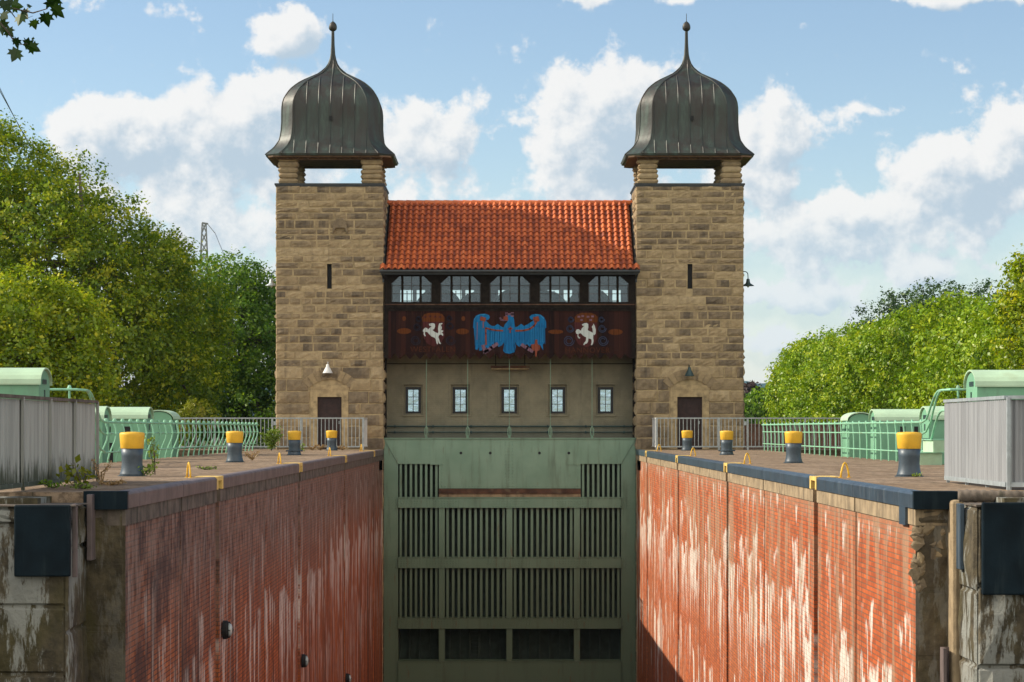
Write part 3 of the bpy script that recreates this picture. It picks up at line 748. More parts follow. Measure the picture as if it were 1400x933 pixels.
mb = MB(); mb.box(gx(601), gx(794), -.05, .02, gz(675), gz(668.4)); mb.build('rubbing_strip', M['rust'], GT)
mb = MB(); mb.box(gx(601), gx(794), .0, .02, gz(679.8), gz(675.2)); mb.build('timber_strip', M['band'], GT)
# ladder glimpse in the lower opening
mb = MB(); 
for k in range(9): mb.box(gx(643), gx(655), .58, .60, gz(903) + k * .15, gz(903) + k * .15 + .02)
mb.box(gx(642), gx(643.4), .57, .61, gz(904), gz(860)); mb.box(gx(654.6), gx(656), .57, .61, gz(904), gz(860)); mb.build('inner_ladder', M['gate_dark'], GT)
for px in (583.5, 640, 697, 753, 810):
    x = gx(px)
    rod = MB(); rod.tube([(x, .30, .02), (x, .30, 3.15)], .013, 8)
    rod = rod.build('lifting_rod', M['gate'], GT)
    tb = MB(); tb.tube([(x, .30, .06), (x - .06, .30, .16), (x - .06, .30, .38), (x, .30, .50)], .02, 6); tb.tube([(x, .30, .06), (x + .06, .30, .16), (x + .06, .30, .38), (x, .30, .50)], .02, 6)
    tb.lathe([(.05, .0), (.05, .06)], (x, .30, .035), 8); tb.build('turnbuckle', M['gate'], rod)

# ================================================================== TOWERS
TC, TW = 7.1, 2.10
def tower(s):
    cx = s * TC; Y0 = 86.5; Y1 = 90.7; yc = 88.6
    T = thing('stone_tower', ('left sandstone lock tower with copper onion roof, white lamp above its door' if s < 0 else 'right sandstone lock tower with copper onion roof, dark lamp above its door'),
              'tower', (cx, yc, 0), 'twin towers of the lock')
    TW_ = TW; T.scale = (1, .78, 1); T.location.y = yc = 86.5 + 2.1 * .78
    # core with door and slit pockets
    door = (-.36, .60, 0, 2.0) if s < 0 else (-.55, .41, 0, 2.0)
    dx0, dx1 = (X(434, Y0) - cx, X(467, Y0) - cx) if s < 0 else (X(926, Y0) - cx, X(960, Y0) - cx)
    sx = X(450.5, Y0) - cx if s < 0 else X(943.5, Y0) - cx
    dz = Z(543, Y0)
    mb = MB(); yf = -2.1
    mb.box(-TW_, TW_, yf + .30, 2.1, -13, 10.42)
    # front skin around openings
    mb.box(-TW_, dx0, yf, yf + .301, -13, 10.42); 
    mb.box(dx1, TW_, yf, yf + .301, -13, 10.42)
    mb.box(dx0, dx1, yf, yf + .301, dz, Z(395, Y0)); mb.box(dx0, dx1, yf, yf + .301, -13, .0)
    mb.box(dx0, sx - .1, yf, yf + .301, Z(395, Y0), Z(361, Y0)); mb.box(sx + .1, dx1, yf, yf + .301, Z(395, Y0), Z(361, Y0))
    mb.box(dx0, dx1, yf, yf + .301, Z(361, Y0), 10.42)
    mb.build('core_wall', M['mortar'], T)
    fr = .27; dc = (dx0 + dx1) / 2 + TW_
    holes = [(dx0 - fr + TW_, dx1 + fr + TW_, 0, dz + .30), (dc - .80, dc + .80, dz + .29, dz + .46), (sx - .1 + TW_, sx + .1 + TW_, Z(395, Y0), Z(361, Y0))]
    mb = MB()
    ashlar(mb, 2 * TW_ + .05, 10.42, lambda u, v, d: (-TW_ - .025 + u, yf - d, v), 11 + s, z_big=2.9, holes=holes, dark=.16)
    ashlar(mb, 4.2, 10.42, lambda u, v, d: (TW_ + d, yf + u, v), 21 + s, z_big=2.9)
    ashlar(mb, 4.2, 10.42, lambda u, v, d: (-TW_ - d, yf + u, v), 31 + s, z_big=2.9)
    ashlar(mb, 4.2, 10.42, lambda u, v, d: (TW_ - u, 2.1 + d, v), 36 + s, z_big=2.9)
    # lower masonry towards the lock chamber
    ashlar(mb, 4.2, 12.0, (lambda u, v, d: (-s * (TW_ - .0) - s * d, yf + u, -12 + v)), 41 + s, (.45, .55), (.7, 1.3), .02, (0.0, .02), .7)
    # relieving arch over the door
    n = 9; r0, r1 = 1.05, 1.45; zc = dz - .35; cxx = (dx0 + dx1) / 2
    for k in range(n):
        a0 = R(42 + 96 * k / n + .3); a1 = R(42 + 96 * (k + 1) / n - .3)
        q = []
        for (a, r_) in ((a0, r0), (a1, r0), (a1, r1), (a0, r1)): q.append((cxx + math.cos(a) * r_, zc + math.sin(a) * r_))
        mb.prism(q, yf - .055 - .008 * (k % 3), yf + .02, 'Y', .45 + .35 * ((k * 7) % 5) / 5)
    mb.build('stonework', M['sandstone'], T)
    mb = MB(); mb.box(dx0 - fr, dx0, yf - .035, yf + .05, 0, dz); mb.box(dx1, dx1 + fr, yf - .035, yf + .05, 0, dz); mb.box(dx0 - fr, dx1 + fr, yf - .04, yf + .05, dz, dz + .28)
    mb.box(cxx - .78, cxx + .78, yf - .028, yf + .05, dz + .283, dz + .47)
    mb.build('door_surround', M['dress'], T, bevel=.008)
    d_ = MB(); d_.box(dx0, dx1, yf + .17, yf + .24, .0, dz)
    for i in range(1, 6): d_.box(dx0 + (dx1 - dx0) * i / 6 - .004, dx0 + (dx1 - dx0) * i / 6 + .004, yf + .160, yf + .171, .02, dz - .02)
    d_ = d_.build('door', M['door'], T); h_ = MB(); h_.box(dx1 - .12, dx1 - .09, yf + .11, yf + .159, 1.0, 1.12); h_.build('handle', M['galv'], d_)
    mb = MB(); mb.box(sx - .098, sx + .098, yf + .2, yf + .23, Z(395, Y0), Z(361, Y0)); mb.build('slit_window', M['black'], T)
    # carved head (left tower), projecting stones
    if s < 0:
        mb = MB(); xx = X(465, Y0) - cx; zz = Z(323, Y0)
        pr = [(xx - .30, zz + .05), (xx - .26, zz + .5), (xx - .12, zz + .68), (xx + .12, zz + .68), (xx + .27, zz + .5), (xx + .30, zz + .05), (xx + .18, zz + .30), (xx - .18, zz + .30)]
        mb.prism(pr, yf - .16, yf + .02, 'Y', .25); mb.build('carved_corbel', M['sandstone'], T, bevel=.03)
    # cap
    mb = MB(); mb.box(-TW_ - .07, TW_ + .07, yf - .07, 2.17, 10.42, 10.49); mb.box(-TW_ - .035, TW_ + .035, yf - .035, 2.135, 10.36, 10.421)
    mb.build('cap_flashing', M['lead'], T)
    # belfry pillars
    r = random.Random(70 + s)
    for sx_ in (-1, 1):
        for sy_ in (-1, 1):
            mb = MB(); z = 10.49
            while z < 11.48:
                hh = min(r.uniform(.17, .24), 11.495 - z); o = r.uniform(-.02, .045); o2 = r.uniform(-.02, .04)
                c = (sx_ * 1.65, sy_ * 1.65); w = .37
                vs = []
                for (zz, ins) in ((z, .045), (z + .03, .0), (z + hh / 2, -.03), (z + hh - .03, .0), (z + hh, .045)):
                    a = w + o - ins; b = w + o2 - ins; k = .07
                    for (px_, py_) in ((-a + k, -b), (a - k, -b), (a, -b + k), (a, b - k), (a - k, b), (-a + k, b), (-a, b - k), (-a, -b + k)):
                        vs.append((c[0] + px_ + r.uniform(-.012, .012), c[1] + py_ + r.uniform(-.012, .012), zz))
                fs = [tuple(range(8))[::-1], tuple(range(32, 40))]
                for j in range(4):
                    for k in range(8): fs.append((j * 8 + k, j * 8 + (k + 1) % 8, (j + 1) * 8 + (k + 1) % 8, (j + 1) * 8 + k))
                mb.add(vs, fs, r.uniform(.5, 1)); z += hh
            mb.build('belfry_pillar', M['sandstone'], T)
    # timber soffit
    mb = MB(); mb.prism([(-2.42, -2.2), (-2.2, -2.42), (2.2, -2.42), (2.42, -2.2), (2.42, 2.2), (2.2, 2.42), (-2.2, 2.42), (-2.42, 2.2)], 11.50, 11.56)
    mb.box(-2.08, 2.08, -2.08, -1.75, 11.42, 11.499); mb.box(-2.08, 2.08, 1.75, 2.08, 11.45, 11.499)
    for k in range(11): mb.box(-2.1 + k * .41, -2.04 + k * .41, -2.33, -2.081, 11.45, 11.499)
    mb.build('roof_timber', M['soffit'], T)
    # copper roof
    prof = [(11.56, 2.52), (11.64, 2.55), (11.70, 2.49), (11.78, 2.41), (11.87, 2.33), (11.98, 2.25), (12.1, 2.195), (12.25, 2.135), (12.45, 2.085), (12.7, 2.05), (13.0, 2.03), (13.3, 2.03), (13.6, 2.025), (13.8, 2.00),
            (13.97, 1.95), (14.13, 1.86), (14.3, 1.75), (14.42, 1.65), (14.55, 1.51), (14.68, 1.35), (14.81, 1.14), (14.96, .86), (15.10, .60), (15.23, .44), (15.38, .29), (15.55, .18), (15.75, .11), (15.95, .07), (16.4, .042), (16.93, .03)]
    K = .76; prof = [(11.6 + (z_ - 11.6) * .976 if z_ > 11.6 else z_, r_ * (1 - .045 * min(1, max(0, (z_ - 11.75) / .5)))) for (z_, r_) in prof]
    mb = MB(); vs = []
    ringf = lambda z, r_: [(-r_ * K, -r_, z), (r_ * K, -r_, z), (r_, -r_ * K, z), (r_, r_ * K, z), (r_ * K, r_, z), (-r_ * K, r_, z), (-r_, r_ * K, z), (-r_, -r_ * K, z)]
    for (z, r_) in prof: vs += ringf(z, r_)
    fs = [tuple(range(8))]
    for i in range(len(prof) - 1):
        for k in range(8): fs.append((i * 8 + k, i * 8 + (k + 1) % 8, (i + 1) * 8 + (k + 1) % 8, (i + 1) * 8 + k))
    mb.add(vs, fs)
    # hips and standing seams
    for k in range(8): mb.tube([ringf(z, r_)[k] for (z, r_) in prof[1:]], .028, 6)
    def rad(z):
        for i in range(len(prof) - 1):
            if prof[i][0] <= z <= prof[i + 1][0]:
                t = (z - prof[i][0]) / (prof[i + 1][0] - prof[i][0]); return prof[i][1] * (1 - t) + prof[i + 1][1] * t
        return 0
    for k in range(-4, 5):
        xi = (k + .06) * .475
        zs = [z for (z, r_) in prof[1:] if r_ * K > abs(xi) + .02]
        if len(zs) < 2: continue
        for (ux, uy) in ((1, 0), (0, 1), (-1, 0), (0, -1)):
            for run in (zs,):
                # the face narrows twice: keep only contiguous heights
                seg = []
                for z in run:
                    r_ = rad(z); p = Vector((xi, -r_ - .012, z)); q = Vector((p.x * ux - p.y * uy, p.x * uy + p.y * ux, z)); seg.append(q)
                mb.tube(seg, .019, 4)
    for k in range(4): pass
    mb.build('copper_roof', M['copper'], T, smooth='auto')
    mb = MB(); mb.box(-.02 + (.06 if s > 0 else -.0), .09 + (.06 if s > 0 else 0), -2.05, -2.0, 12.98, 13.16); mb.build('vent_hole', M['black'], T)
    mb = MB(); mb.lathe([(r_, z_ - .128) for (r_, z_) in [(.03, 16.90), (.10, 16.93), (.15, 16.98), (.165, 17.05), (.155, 17.14), (.12, 17.22), (.06, 17.28), (.015, 17.31), (.010, 17.62)]], n=18); mb.build('finial', M['copper'], T, smooth=True)
    return T
M['soffit'] = plain('brown soffit timber', (.13, .075, .04), .8, var=.3, vs=5)
tower(-1); tower(1)

# tower lamps
def door_lamp(x, z, mat, lab):
    t = thing('wall_lamp', lab, 'lamp', (x, 86.40, z), 'bell shaped lamps over the tower doors')
    mb = MB(); mb.lathe([(.02, .36), (.055, .34), (.065, .25), (.10, .20), (.19, .02), (.205, 0), (.19, .0), (.09, .18)], (0, -.20, -.1), 18); mb.build('lamp_shade', mat, t, smooth=True)
    mb = MB(); mb.tube([(0, .1, .30), (0, -.06, .34), (0, -.20, .28)], .018, 8); mb.build('arm', mat, t)
door_lamp(X(448, 86.2), Z(507, 86.2), M['white'], 'white bell shaped lamp above the left tower door')
door_lamp(X(942.5, 86.2), Z(511, 86.2), M['lampdark'], 'dark green bell shaped lamp above the right tower door')
def side_lamp(s, mat, lab):
    t = thing('gooseneck_lamp', lab, 'lamp', (s * 9.2, 87.5, Z(371.5, 87.5)), 'gooseneck lamps on the outer tower sides')
    mb = MB(); pts = [(-s * .06, 0, 0), (s * .17, 0, .0)] + [(s * (.17 + .13 * math.sin(R(a))), 0, -.13 + .13 * math.cos(R(a))) for a in range(15, 91, 15)] + [(s * .305, 0, -.32)]
    mb.tube(pts, .018, 8); mb.lathe([(.06, -.02), (.06, .02)], (-s * .03, 0, 0), 10, 'X'); mb.build('arm', M['lampdark'], t)
    mb = MB(); mb.lathe([(.02, -.28), (.065, -.31), (.08, -.42), (.10, -.47), (.24, -.56), (.245, -.575), (.10, -.50)], (s * .305, 0, 0), 20); mb.build('lamp_shade', mat, t, smooth=True)
    mb = MB(); mb.lathe([(.03, -.50), (.055, -.57), (.04, -.62), (.01, -.64)], (s * .305, 0, 0), 12); mb.build('bulb', M['lens'], t, smooth=True)
side_lamp(-1, M['galv'], 'gooseneck lamp with pale shade on the outer side of the left tower')
side_lamp(1, M['lampdark'], 'black gooseneck lamp on the outer side of the right tower against sky')

# ================================================================== BRIDGE BUILDING
B = thing('gatehouse', 'building between the towers with red tiled roof, dark timber gallery and plastered wall', 'building', (0, 88, 0))
B.location = (0, 0, 0)
PY = 88.0
# plaster wall with five window openings
wins = [564.8, 629.4, 696.2, 762.2, 828.0]
W0, W1 = .31, .52
wx = [X(p, PY) for p in wins]; wz0, wz1 = Z(565.5, PY), Z(529.5, PY)
mb = MB()
def wall_with_holes(mb, x0, x1, y0, y1, z0, z1, hs):
    hs = sorted(hs); xs = x0
    for (a, b, c, d_) in hs:
        mb.box(xs, a, y0, y1, z0, z1); mb.box(a, b, y0, y1, z0, c); mb.box(a, b, y0, y1, d_, z1); xs = b
    mb.box(xs, x1, y0, y1, z0, z1)
wall_with_holes(mb, -5.03, 5.03, PY, PY + .35, -12, 3.9, [(x - .38, x + .38, wz0 - .06, wz1 + .10) for x in wx])
mb.build('plaster_wall', M['plaster'], B)
mb = MB(); mb.box(-5.0, -4.93, 87.2, PY, .3, 3.8); mb.build('side_jamb', M['timber'], B); mb = MB(); mb.box(4.93, 5.0, 87.2, PY, .3, 3.8); mb.build('side_jamb', M['timber'], B)
for x in wx:
    f = MB(); a0, a1, b0, b1 = x - .31, x + .31, wz0, wz1; y0, y1 = PY + .10, PY + .17; t = .105
    f.box(a0, a0 + t, y0, y1, b0, b1); f.box(a1 - t, a1, y0, y1, b0, b1); f.box(a0 + t, a1 - t, y0, y1, b0, b0 + t * .8); f.box(a0 + t, a1 - t, y0, y1, b1 - t, b1)
    f = f.build('window', M['window_frame'], B)
    s_ = MB(); s_.box(x - .38, a0, y0 + .01, y1, wz0 - .06, wz1 + .10); s_.box(a1, x + .38, y0 + .01, y1, wz0 - .06, wz1 + .10); s_.box(a0, a1, y0 + .01, y1, b1, wz1 + .10); s_.box(a0, a1, y0 + .01, y1, wz0 - .06, b0)
    s_.box(x - .42, x + .42, PY - .05, PY + .10, wz0 - .12, wz0 - .062)
    s_.box(x - .46, x - .381, PY - .018, PY + .0, wz0 - .06, wz1 + .18); s_.box(x + .381, x + .46, PY - .018, PY + .0, wz0 - .06, wz1 + .18); s_.box(x - .381, x + .381, PY - .018, PY, wz1 + .101, wz1 + .18)
    s_.build('window_reveal', M['plaster'], f)
    q = MB(); ga0, ga1, gb0, gb1 = a0 + t, a1 - t, b0 + t * .8, b1 - t
    q.box(x - .014, x + .014, y0 + .02, y0 + .05, gb0, gb1)
    for k in (1, 2): zz = gb0 + (gb1 - gb0) * k / 3; q.box(ga0, ga1, y0 + .022, y0 + .048, zz - .012, zz + .012)
    q.build('glazing_bars', M['frame_grey'], f)
    q = MB(); q.box(ga0, ga1, y0 + .052, y0 + .056, gb0, gb1); q.build('pane', M['glass_low'], f)
# back wall with openings in line, room floor/ceiling
BYK = 92.2
mb = MB()
wall_with_holes(mb, -5.03, 5.03, BYK, BYK + .3, -12, 3.9, [(x * 1.045 - .55, x * 1.045 + .55, wz0 - .3, wz1 + .45) for x in wx])
mb.box(-5.0, 5.0, PY + .36, BYK - .01, .0, .2); mb.build('rear_wall', M['plaster'], B)

# gallery
GY = 86.50
zs_top, zs_bot = Z(378, GY), Z(415, GY)
mb = MB()
bayc = [562.5, 629.8, 697.2, 765, 832]
hw = .795
bx = [X(p, GY) for p in bayc]
# posts
edges = [X(525.5, GY)] + [v_ for x in bx for v_ in (x - hw, x + hw)] + [X(869, GY)]
for i in range(0, len(edges), 2):
    mb.box(edges[i], edges[i + 1], GY, GY + .2, zs_bot, zs_top + .05)
mb.box(edges[0], edges[-1], GY - .02, GY + .2, zs_top + .05, Z(371, GY))
mb.box(edges[0], edges[-1], GY - .03, GY + .2, zs_bot - .08, zs_bot)                # sill
mb.box(edges[0], edges[-1], GY - .09, GY + .14, Z(421.5, GY), zs_bot - .081)
mb.box(edges[0], edges[-1], GY - .05, GY + .14, Z(425.5, GY), Z(421.6, GY))
# knee braces: corner triangles of each bay
for x in bx:
    for q in (-1, 1):
        mb.prism([(x + q * hw, zs_top + .051), (x + q * hw, zs_top - .26), (x + q * (hw - .03), zs_top - .26), (x + q * (hw - .36), zs_top + .051)], GY + .005, GY + .12, 'Y')
for xe in (edges[0] + .08, edges[-1] - .08): mb.box(xe - .08, xe + .08, GY - .04, GY + .1, Z(490, GY), zs_bot)
mb.build('timber_frame', M['timber'], B)
mb = MB(); mb.box(edges[0], edges[-1], GY - .085, GY - .05, Z(417.3, GY), Z(416.0, GY)); mb.build('drip_board', M['rust'], B)
for x in bx:
    fr_ = MB(); y0, y1 = GY + .06, GY + .11
    top = zs_top; bot = zs_bot
    for xx in (x - .36, x + .36): fr_.box(xx - .045, xx + .045, y0 - .03, y1, bot, top + .04)
    fr_.box(x - hw, x + hw, y0, y1, bot, bot + .06); fr_.box(x - hw, x + hw, y0 + .001, y1, top - .0, top + .05)
    fr_ = fr_.build('window', M['timber'], B)
    q = MB()
    q.box(x - .015, x + .015, y0 + .01, y0 + .035, bot + .06, top)
    for zz in (bot + .06 + (top - bot) * .30, bot + .06 + (top - bot) * .60): q.box(x - hw + .02, x + hw - .02, y0 + .012, y0 + .033, zz - .013, zz + .013)
    for xx in (x - hw + .02, x + hw - .02): q.box(xx - .02, xx + .02, y0 + .01, y0 + .035, bot + .06, top - .3)
    q.build('glazing_bars', M['frame_grey'], fr_)
    q = MB(); q.box(x - hw, x + hw, y0 + .038, y0 + .042, bot + .05, top + .01); q.build('pane', M['glass'], fr_)
# painted boards with pointed ends
mb = MB(); zb, zn, zt = Z(490.5, GY), Z(483.5, GY), Z(425, GY)
x0, x1 = edges[0] + .02, edges[-1] - .02; n = 25; w = (x1 - x0) / n
poly = [(x0, zt)]
bot_pts = []
for i in range(n):
    bot_pts += [(x0 + w * i, zn), (x0 + w * (i + .5) - .05, zb), (x0 + w * (i + .5) + .05, zb)]
bot_pts.append((x1, zn))
for i in range(n):   # board by board, one mesh
    a = x0 + w * i
    mb.prism([(a, zt), (a, zn), (a + w * .5 - .03, zb), (a + w * .5 + .03, zb), (a + w, zn), (a + w, zt)], GY - .02 - .004 * (i % 2), GY + .02, 'Y')
mb.build('board_apron', M['boards'], B)
# gallery floor, ceiling, joists, back wall windows
mb = MB(); mb.box(-4.98, 4.98, GY + .03, BYK - .01, 3.86, 4.02); mb.box(-4.98, 4.98, GY + .03, BYK - .01, 6.98, 7.02)
for k in range(13): x = -4.8 + k * .8; mb.box(x - .06, x + .06, GY + .06, PY + .4, 3.72, 3.859)
mb.build('floor_and_joists', M['timber'], B)
mb = MB(); wall_with_holes(mb, -5.0, 5.0, BYK, BYK + .3, 4.02, 6.98, [h_ for x in bx for h_ in ((x * 1.06 - .48, x * 1.06 + .04, 5.75, 6.66), (x * 1.06 + .20, x * 1.06 + .56, 5.75, 6.66))]); mb.build('gallery_rear_wall', M['room'], B)
mb = MB()
for x in bx:
    c = x * 1.06; mb.box(c - .22, c - .18, BYK + .1, BYK + .14, 5.75, 6.62)
    mb.box(c - .42, c + .50, BYK + .101, BYK + .139, 6.17, 6.21)
mb.build('rear_glazing_bars', M['frame_grey'], B)
# roof: eave at Y 86.05, ridge at Y 89.4
RY0, RZ0, RY1, RZ1 = 86.02, Z(369.5, 86.02), 89.45, 10.02
NX, NR = 42, 15
XA, XB = -5.10, 5.10
mb = MB(); r = random.Random(8)
sl = Vector((0, RY1 - RY0, RZ1 - RZ0)); nrm = Vector((0, -(RZ1 - RZ0), RY1 - RY0)).normalized(); tw = (XB - XA) / NX
SX = 8
sprof = [.0, .008, .045, .078, .088, .070, .022, .0]
for j in range(NR):
    t0 = j / NR; t1 = (j + 1.22) / NR
    for i in range(NX):
        xx0 = XA + tw * i
        if j > 0 and (xx0 < -4.985 or xx0 + tw > 4.985):
            pass
        vs = []; jt = r.uniform(-.006, .006)
        for (t, lift) in ((t0, .055), (t1, .0)):
            for k in range(SX + 1):
                x = xx0 + tw * k / SX; hgt = sprof[k % SX] if k < SX else sprof[0]
                p = Vector((x, RY0, RZ0)) + sl * t + nrm * (hgt + lift + jt); vs.append(tuple(p))
        # front lip
        for k in range(SX + 1):
            x = xx0 + tw * k / SX; hgt = sprof[k % SX] if k < SX else sprof[0]
            p = Vector((x, RY0, RZ0)) + sl * t0 + nrm * (hgt + .055 + jt - .05); vs.append(tuple(p))
        n = SX + 1
        fs = [(k, k + 1, n + k + 1, n + k) for k in range(SX)] + [(2 * n + k, 2 * n + k + 1, k + 1, k) for k in range(SX)]
        if j > 0 and (xx0 < -4.97 or xx0 + tw > 4.97): continue
        tt = r.gauss(.55, .14); mb.add(vs, fs, [min(1, max(0, tt - (.45, .25, 0, 0, 0, .1, .45, .55)[k])) for k in range(SX)] + [0.0] * SX)  # troughs and lips coloured darker to imitate the shade of overlapping tiles
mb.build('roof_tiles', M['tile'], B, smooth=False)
mb = MB(); mb.prism([(RY0 + .05, RZ0 - .03), (RY1, RZ1 - .03), (RY1 + 3.4, RZ0 - .03), (RY1 + 3.4, RZ0 - .12), (RY0 + .05, RZ0 - .12)], -4.97, 4.97, 'X'); mb.build('roof_deck', M['timber'], B)
mb = MB()
for i in range(26):
    x = -4.98 + i * .384
    mb.tube([(x, RY1, RZ1 + .0), (x + .40, RY1, RZ1 + .0)], [.125, .105], 10, r.uniform(.3, .8))
mb.build('ridge_tiles', M['tile'], B)
mb = MB(); mb.tube([(-5.1, RY0 - .05, RZ0 - .05), (5.1, RY0 - .05, RZ0 - .05)], .065, 8); mb.box(-5.05, 5.05, RY0 + .02, RY0 + .06, RZ0 - .17, RZ0 - .0)
for xx in (-5.05, 5.05): mb.tube([(xx * .999, RY0 + .02, RZ0 - .05), (xx * .985, 86.42, RZ0 - .3), (xx * .985, 86.42, RZ0 - .45)], .04, 8)
mb.build('gutter', M['lead'], B)
for s in (-1, 1):
    mb = MB(); mb.add([(s * 4.93, RY0 + .25, RZ0 + .18), (s * 4.93, RY1 + .1, RZ1 + .18), (s * 4.93, RY1 + .1, RZ1 - .1), (s * 4.93, RY0 + .25, RZ0 - .05),
                      (s * 4.985, RY0 + .25, RZ0 + .18), (s * 4.985, RY1 + .1, RZ1 + .18), (s * 4.985, RY1 + .1, RZ1 - .1), (s * 4.985, RY0 + .25, RZ0 - .05)],
                     [(0, 1, 2, 3), (7, 6, 5, 4), (0, 4, 5, 1), (1, 5, 6, 2), (2, 6, 7, 3), (3, 7, 4, 0)]); mb.build('verge_flashing', M['lead'], B)
# pipes along plaster wall
for (py, rr_) in ((497.5, .018), (583, .028), (591, .022)):
    mb = MB(); z = Z(py, PY - .08); mb.tube([(-4.92, PY - .08, z), (4.92, PY - .08, z)], rr_, 6)
    if py > 500:
        for k in range(7): x = -4.6 + k * 1.53; mb.box(x - .03, x + .03, PY - .07, PY - .001, z - .05, z + .05)
    mb.build('pipe', M['lampdark'] if py > 500 else M['timber'], B)
LT = thing('tube_light', 'long tube light fixed under the gallery above the middle window', 'light', (X(697.5, 87.6), 87.6, Z(502.5, 87.6)))
mb = MB(); mb.box(-.78, .78, -.06, .06, -.03, .07); mb.build('housing', M['rust'], LT); mb = MB(); mb.tube([(-.74, 0, -.06), (.74, 0, -.06)], .03, 8); mb.build('tube', M['dress'], LT)
mb = MB(); mb.box(-.6, -.56, -.02, .02, .07, .75); mb.box(.56, .6, -.02, .02, .07, .75); mb.build('hanger', M['timber'], LT)
# hoist wheels inside the gallery
for k, (px, r_, lab) in enumerate([(600, .95, 'leftmost'), (652, .8, 'second from left'), (706, .95, 'middle'), (748, .85, 'fourth from left'), (806, .95, 'rightmost')]):
    Yw = 88.8 + .4 * (k % 2)
    t = thing('hoist_wheel', 'dark cable wheel behind the gallery windows, ' + lab + ' of five', 'wheel', (X(px, Yw), Yw, 5.55), 'hoist wheels inside the gallery')
    mb = MB(); mb.lathe([(r_, -.09), (r_ + .03, -.07), (r_ - .04, 0), (r_ + .03, .07), (r_, .09), (r_ - .16, .09), (r_ - .16, -.09)], n=36, axis='Y'); mb.build('rim', M['lampdark'], t)
    mb = MB()
    for a in range(0, 180, 45): c_, s_ = math.cos(R(a)) * (r_ - .1), math.sin(R(a)) * (r_ - .1); mb.bar((-c_, 0, -s_), (c_, 0, s_), .08)
    mb.build('spokes', M['lampdark'], t)
    mb = MB(); mb.box(-.12, .12, -.3, -.14, -1.53, .1); mb.box(-.12, .12, .14, .3, -1.53, .1); mb.build('bearing_stand', M['lampdark'], t)

# ------------------------------------------------------------------ painted heraldry on the boards
PYY = GY - .026
def art(scale, ox, oy):
    return lambda x, y: (X(ox + x / scale, GY), Z(oy + y / scale, GY))
def plate(name, pts, cv, mat, parent, lay=1):
    mb = MB(); q = [cv(*p) for p in pts]; mb.prism(q, PYY - .004 * lay, PYY - .004 * (lay - 1) - .0005, 'Y'); return mb.build(name, mat, parent)
def stroke(mb, pts, w, cv, lay):
    for a, b in zip(pts[:-1], pts[1:]):
        (x0, z0), (x1, z1) = cv(*a), cv(*b); d_ = Vector((x1 - x0, z1 - z0)); 
        if d_.length < 1e-6: continue
        nn = Vector((-d_.y, d_.x)).normalized() * w / 2; e = d_.normalized() * w * .3
        mb.prism([(x0 - e.x + nn.x, z0 - e.y + nn.y), (x0 - e.x - nn.x, z0 - e.y - nn.y), (x1 + e.x - nn.x, z1 + e.y - nn.y), (x1 + e.x + nn.x, z1 + e.y + nn.y)], PYY - .004 * lay, PYY - .004 * (lay - 1) - .0005, 'Y')
cv = art(11.667, 635, 420)
EG = thing('painted_eagle', 'blue heraldic eagle with spread wings painted in the middle of the dark boards', 'painted emblem', (0, 0, 0))
Lw = [(150, 195), (185, 140), (250, 112), (330, 108), (390, 130), (405, 165), (385, 200), (340, 215), (395, 275), (430, 300), (480, 305), (530, 270), (575, 305), (625, 330),
      (625, 560), (600, 610), (545, 640), (505, 590), (480, 545), (470, 600), (440, 590), (425, 650), (400, 620), (380, 690), (350, 640), (330, 690), (300, 640), (275, 690), (235, 700), (232, 640), (205, 685), (172, 675), (168, 560), (155, 430), (150, 340), (138, 330), (145, 240)]
plate('wing', Lw, cv, M['eagle'], EG)
Rw = [(800, 330), (850, 310), (905, 268), (950, 305), (1010, 275), (1080, 230), (1110, 200), (1060, 200), (1035, 160), (1070, 125), (1130, 112), (1210, 120), (1270, 165), (1303, 240), (1303, 330), (1285, 345), (1282, 440), (1268, 450), (1275, 570), (1250, 600), (1255, 690), (1225, 640),
      (1205, 600), (1190, 640), (1150, 560), (1110, 610), (1075, 590), (1040, 640), (1000, 590), (960, 620), (930, 580), (880, 640), (830, 600), (805, 540)]
plate('wing', Rw, cv, M['eagle'], EG)
plate('body', [(625, 330), (640, 280), (680, 240), (690, 210), (660, 200), (680, 160), (700, 130), (770, 130), (790, 200), (800, 290), (815, 330), (830, 470), (810, 580), (820, 640), (800, 720), (720, 748), (640, 730), (618, 700), (630, 600), (610, 500)], cv, M['eagle'], EG, 2)
mb = MB()
for (a, b, c_) in ((660, 330, 590), (700, 250, 700), (745, 240, 700), (780, 360, 640), (655, 610, 715), (790, 600, 700)): stroke(mb, [(a, b), (a + 3, c_)], .035, cv, 3)
for i, a in enumerate(range(180, 330, 22)): stroke(mb, [(a, 230 + (i % 3) * 30), (a - 2, 640 - (i % 2) * 60)], .022, cv, 3)
for i, a in enumerate(range(380, 620, 24)): stroke(mb, [(a, 390), (a - 2, 560 - (i % 3) * 30)], .022, cv, 3)
for i, a in enumerate(range(830, 1080, 24)): stroke(mb, [(a, 400), (a + 2, 580 - (i % 3) * 30)], .022, cv, 3)
for i, a in enumerate(range(1090, 1290, 24)): stroke(mb, [(a, 260 + (i % 3) * 30), (a + 2, 590 - (i % 2) * 50)], .022, cv, 3)
mb.build('feather_lines', M['eagle_dk'], EG)
mb = MB()
for i, a in enumerate(range(172, 330, 31)): stroke(mb, [(a, 200 + (i % 2) * 40), (a - 2, 610 - (i % 2) * 50)], .02, cv, 4)
for i, a in enumerate(range(392, 600, 37)): stroke(mb, [(a, 400), (a - 2, 540)], .02, cv, 4)
for i, a in enumerate(range(1040, 1290, 33)): stroke(mb, [(a, 330), (a + 2, 560)], .02, cv, 4)
stroke(mb, [(160, 200), (190, 150), (250, 125), (330, 120)], .035, cv, 4); stroke(mb, [(1130, 125), (1210, 135), (1265, 185)], .035, cv, 4)
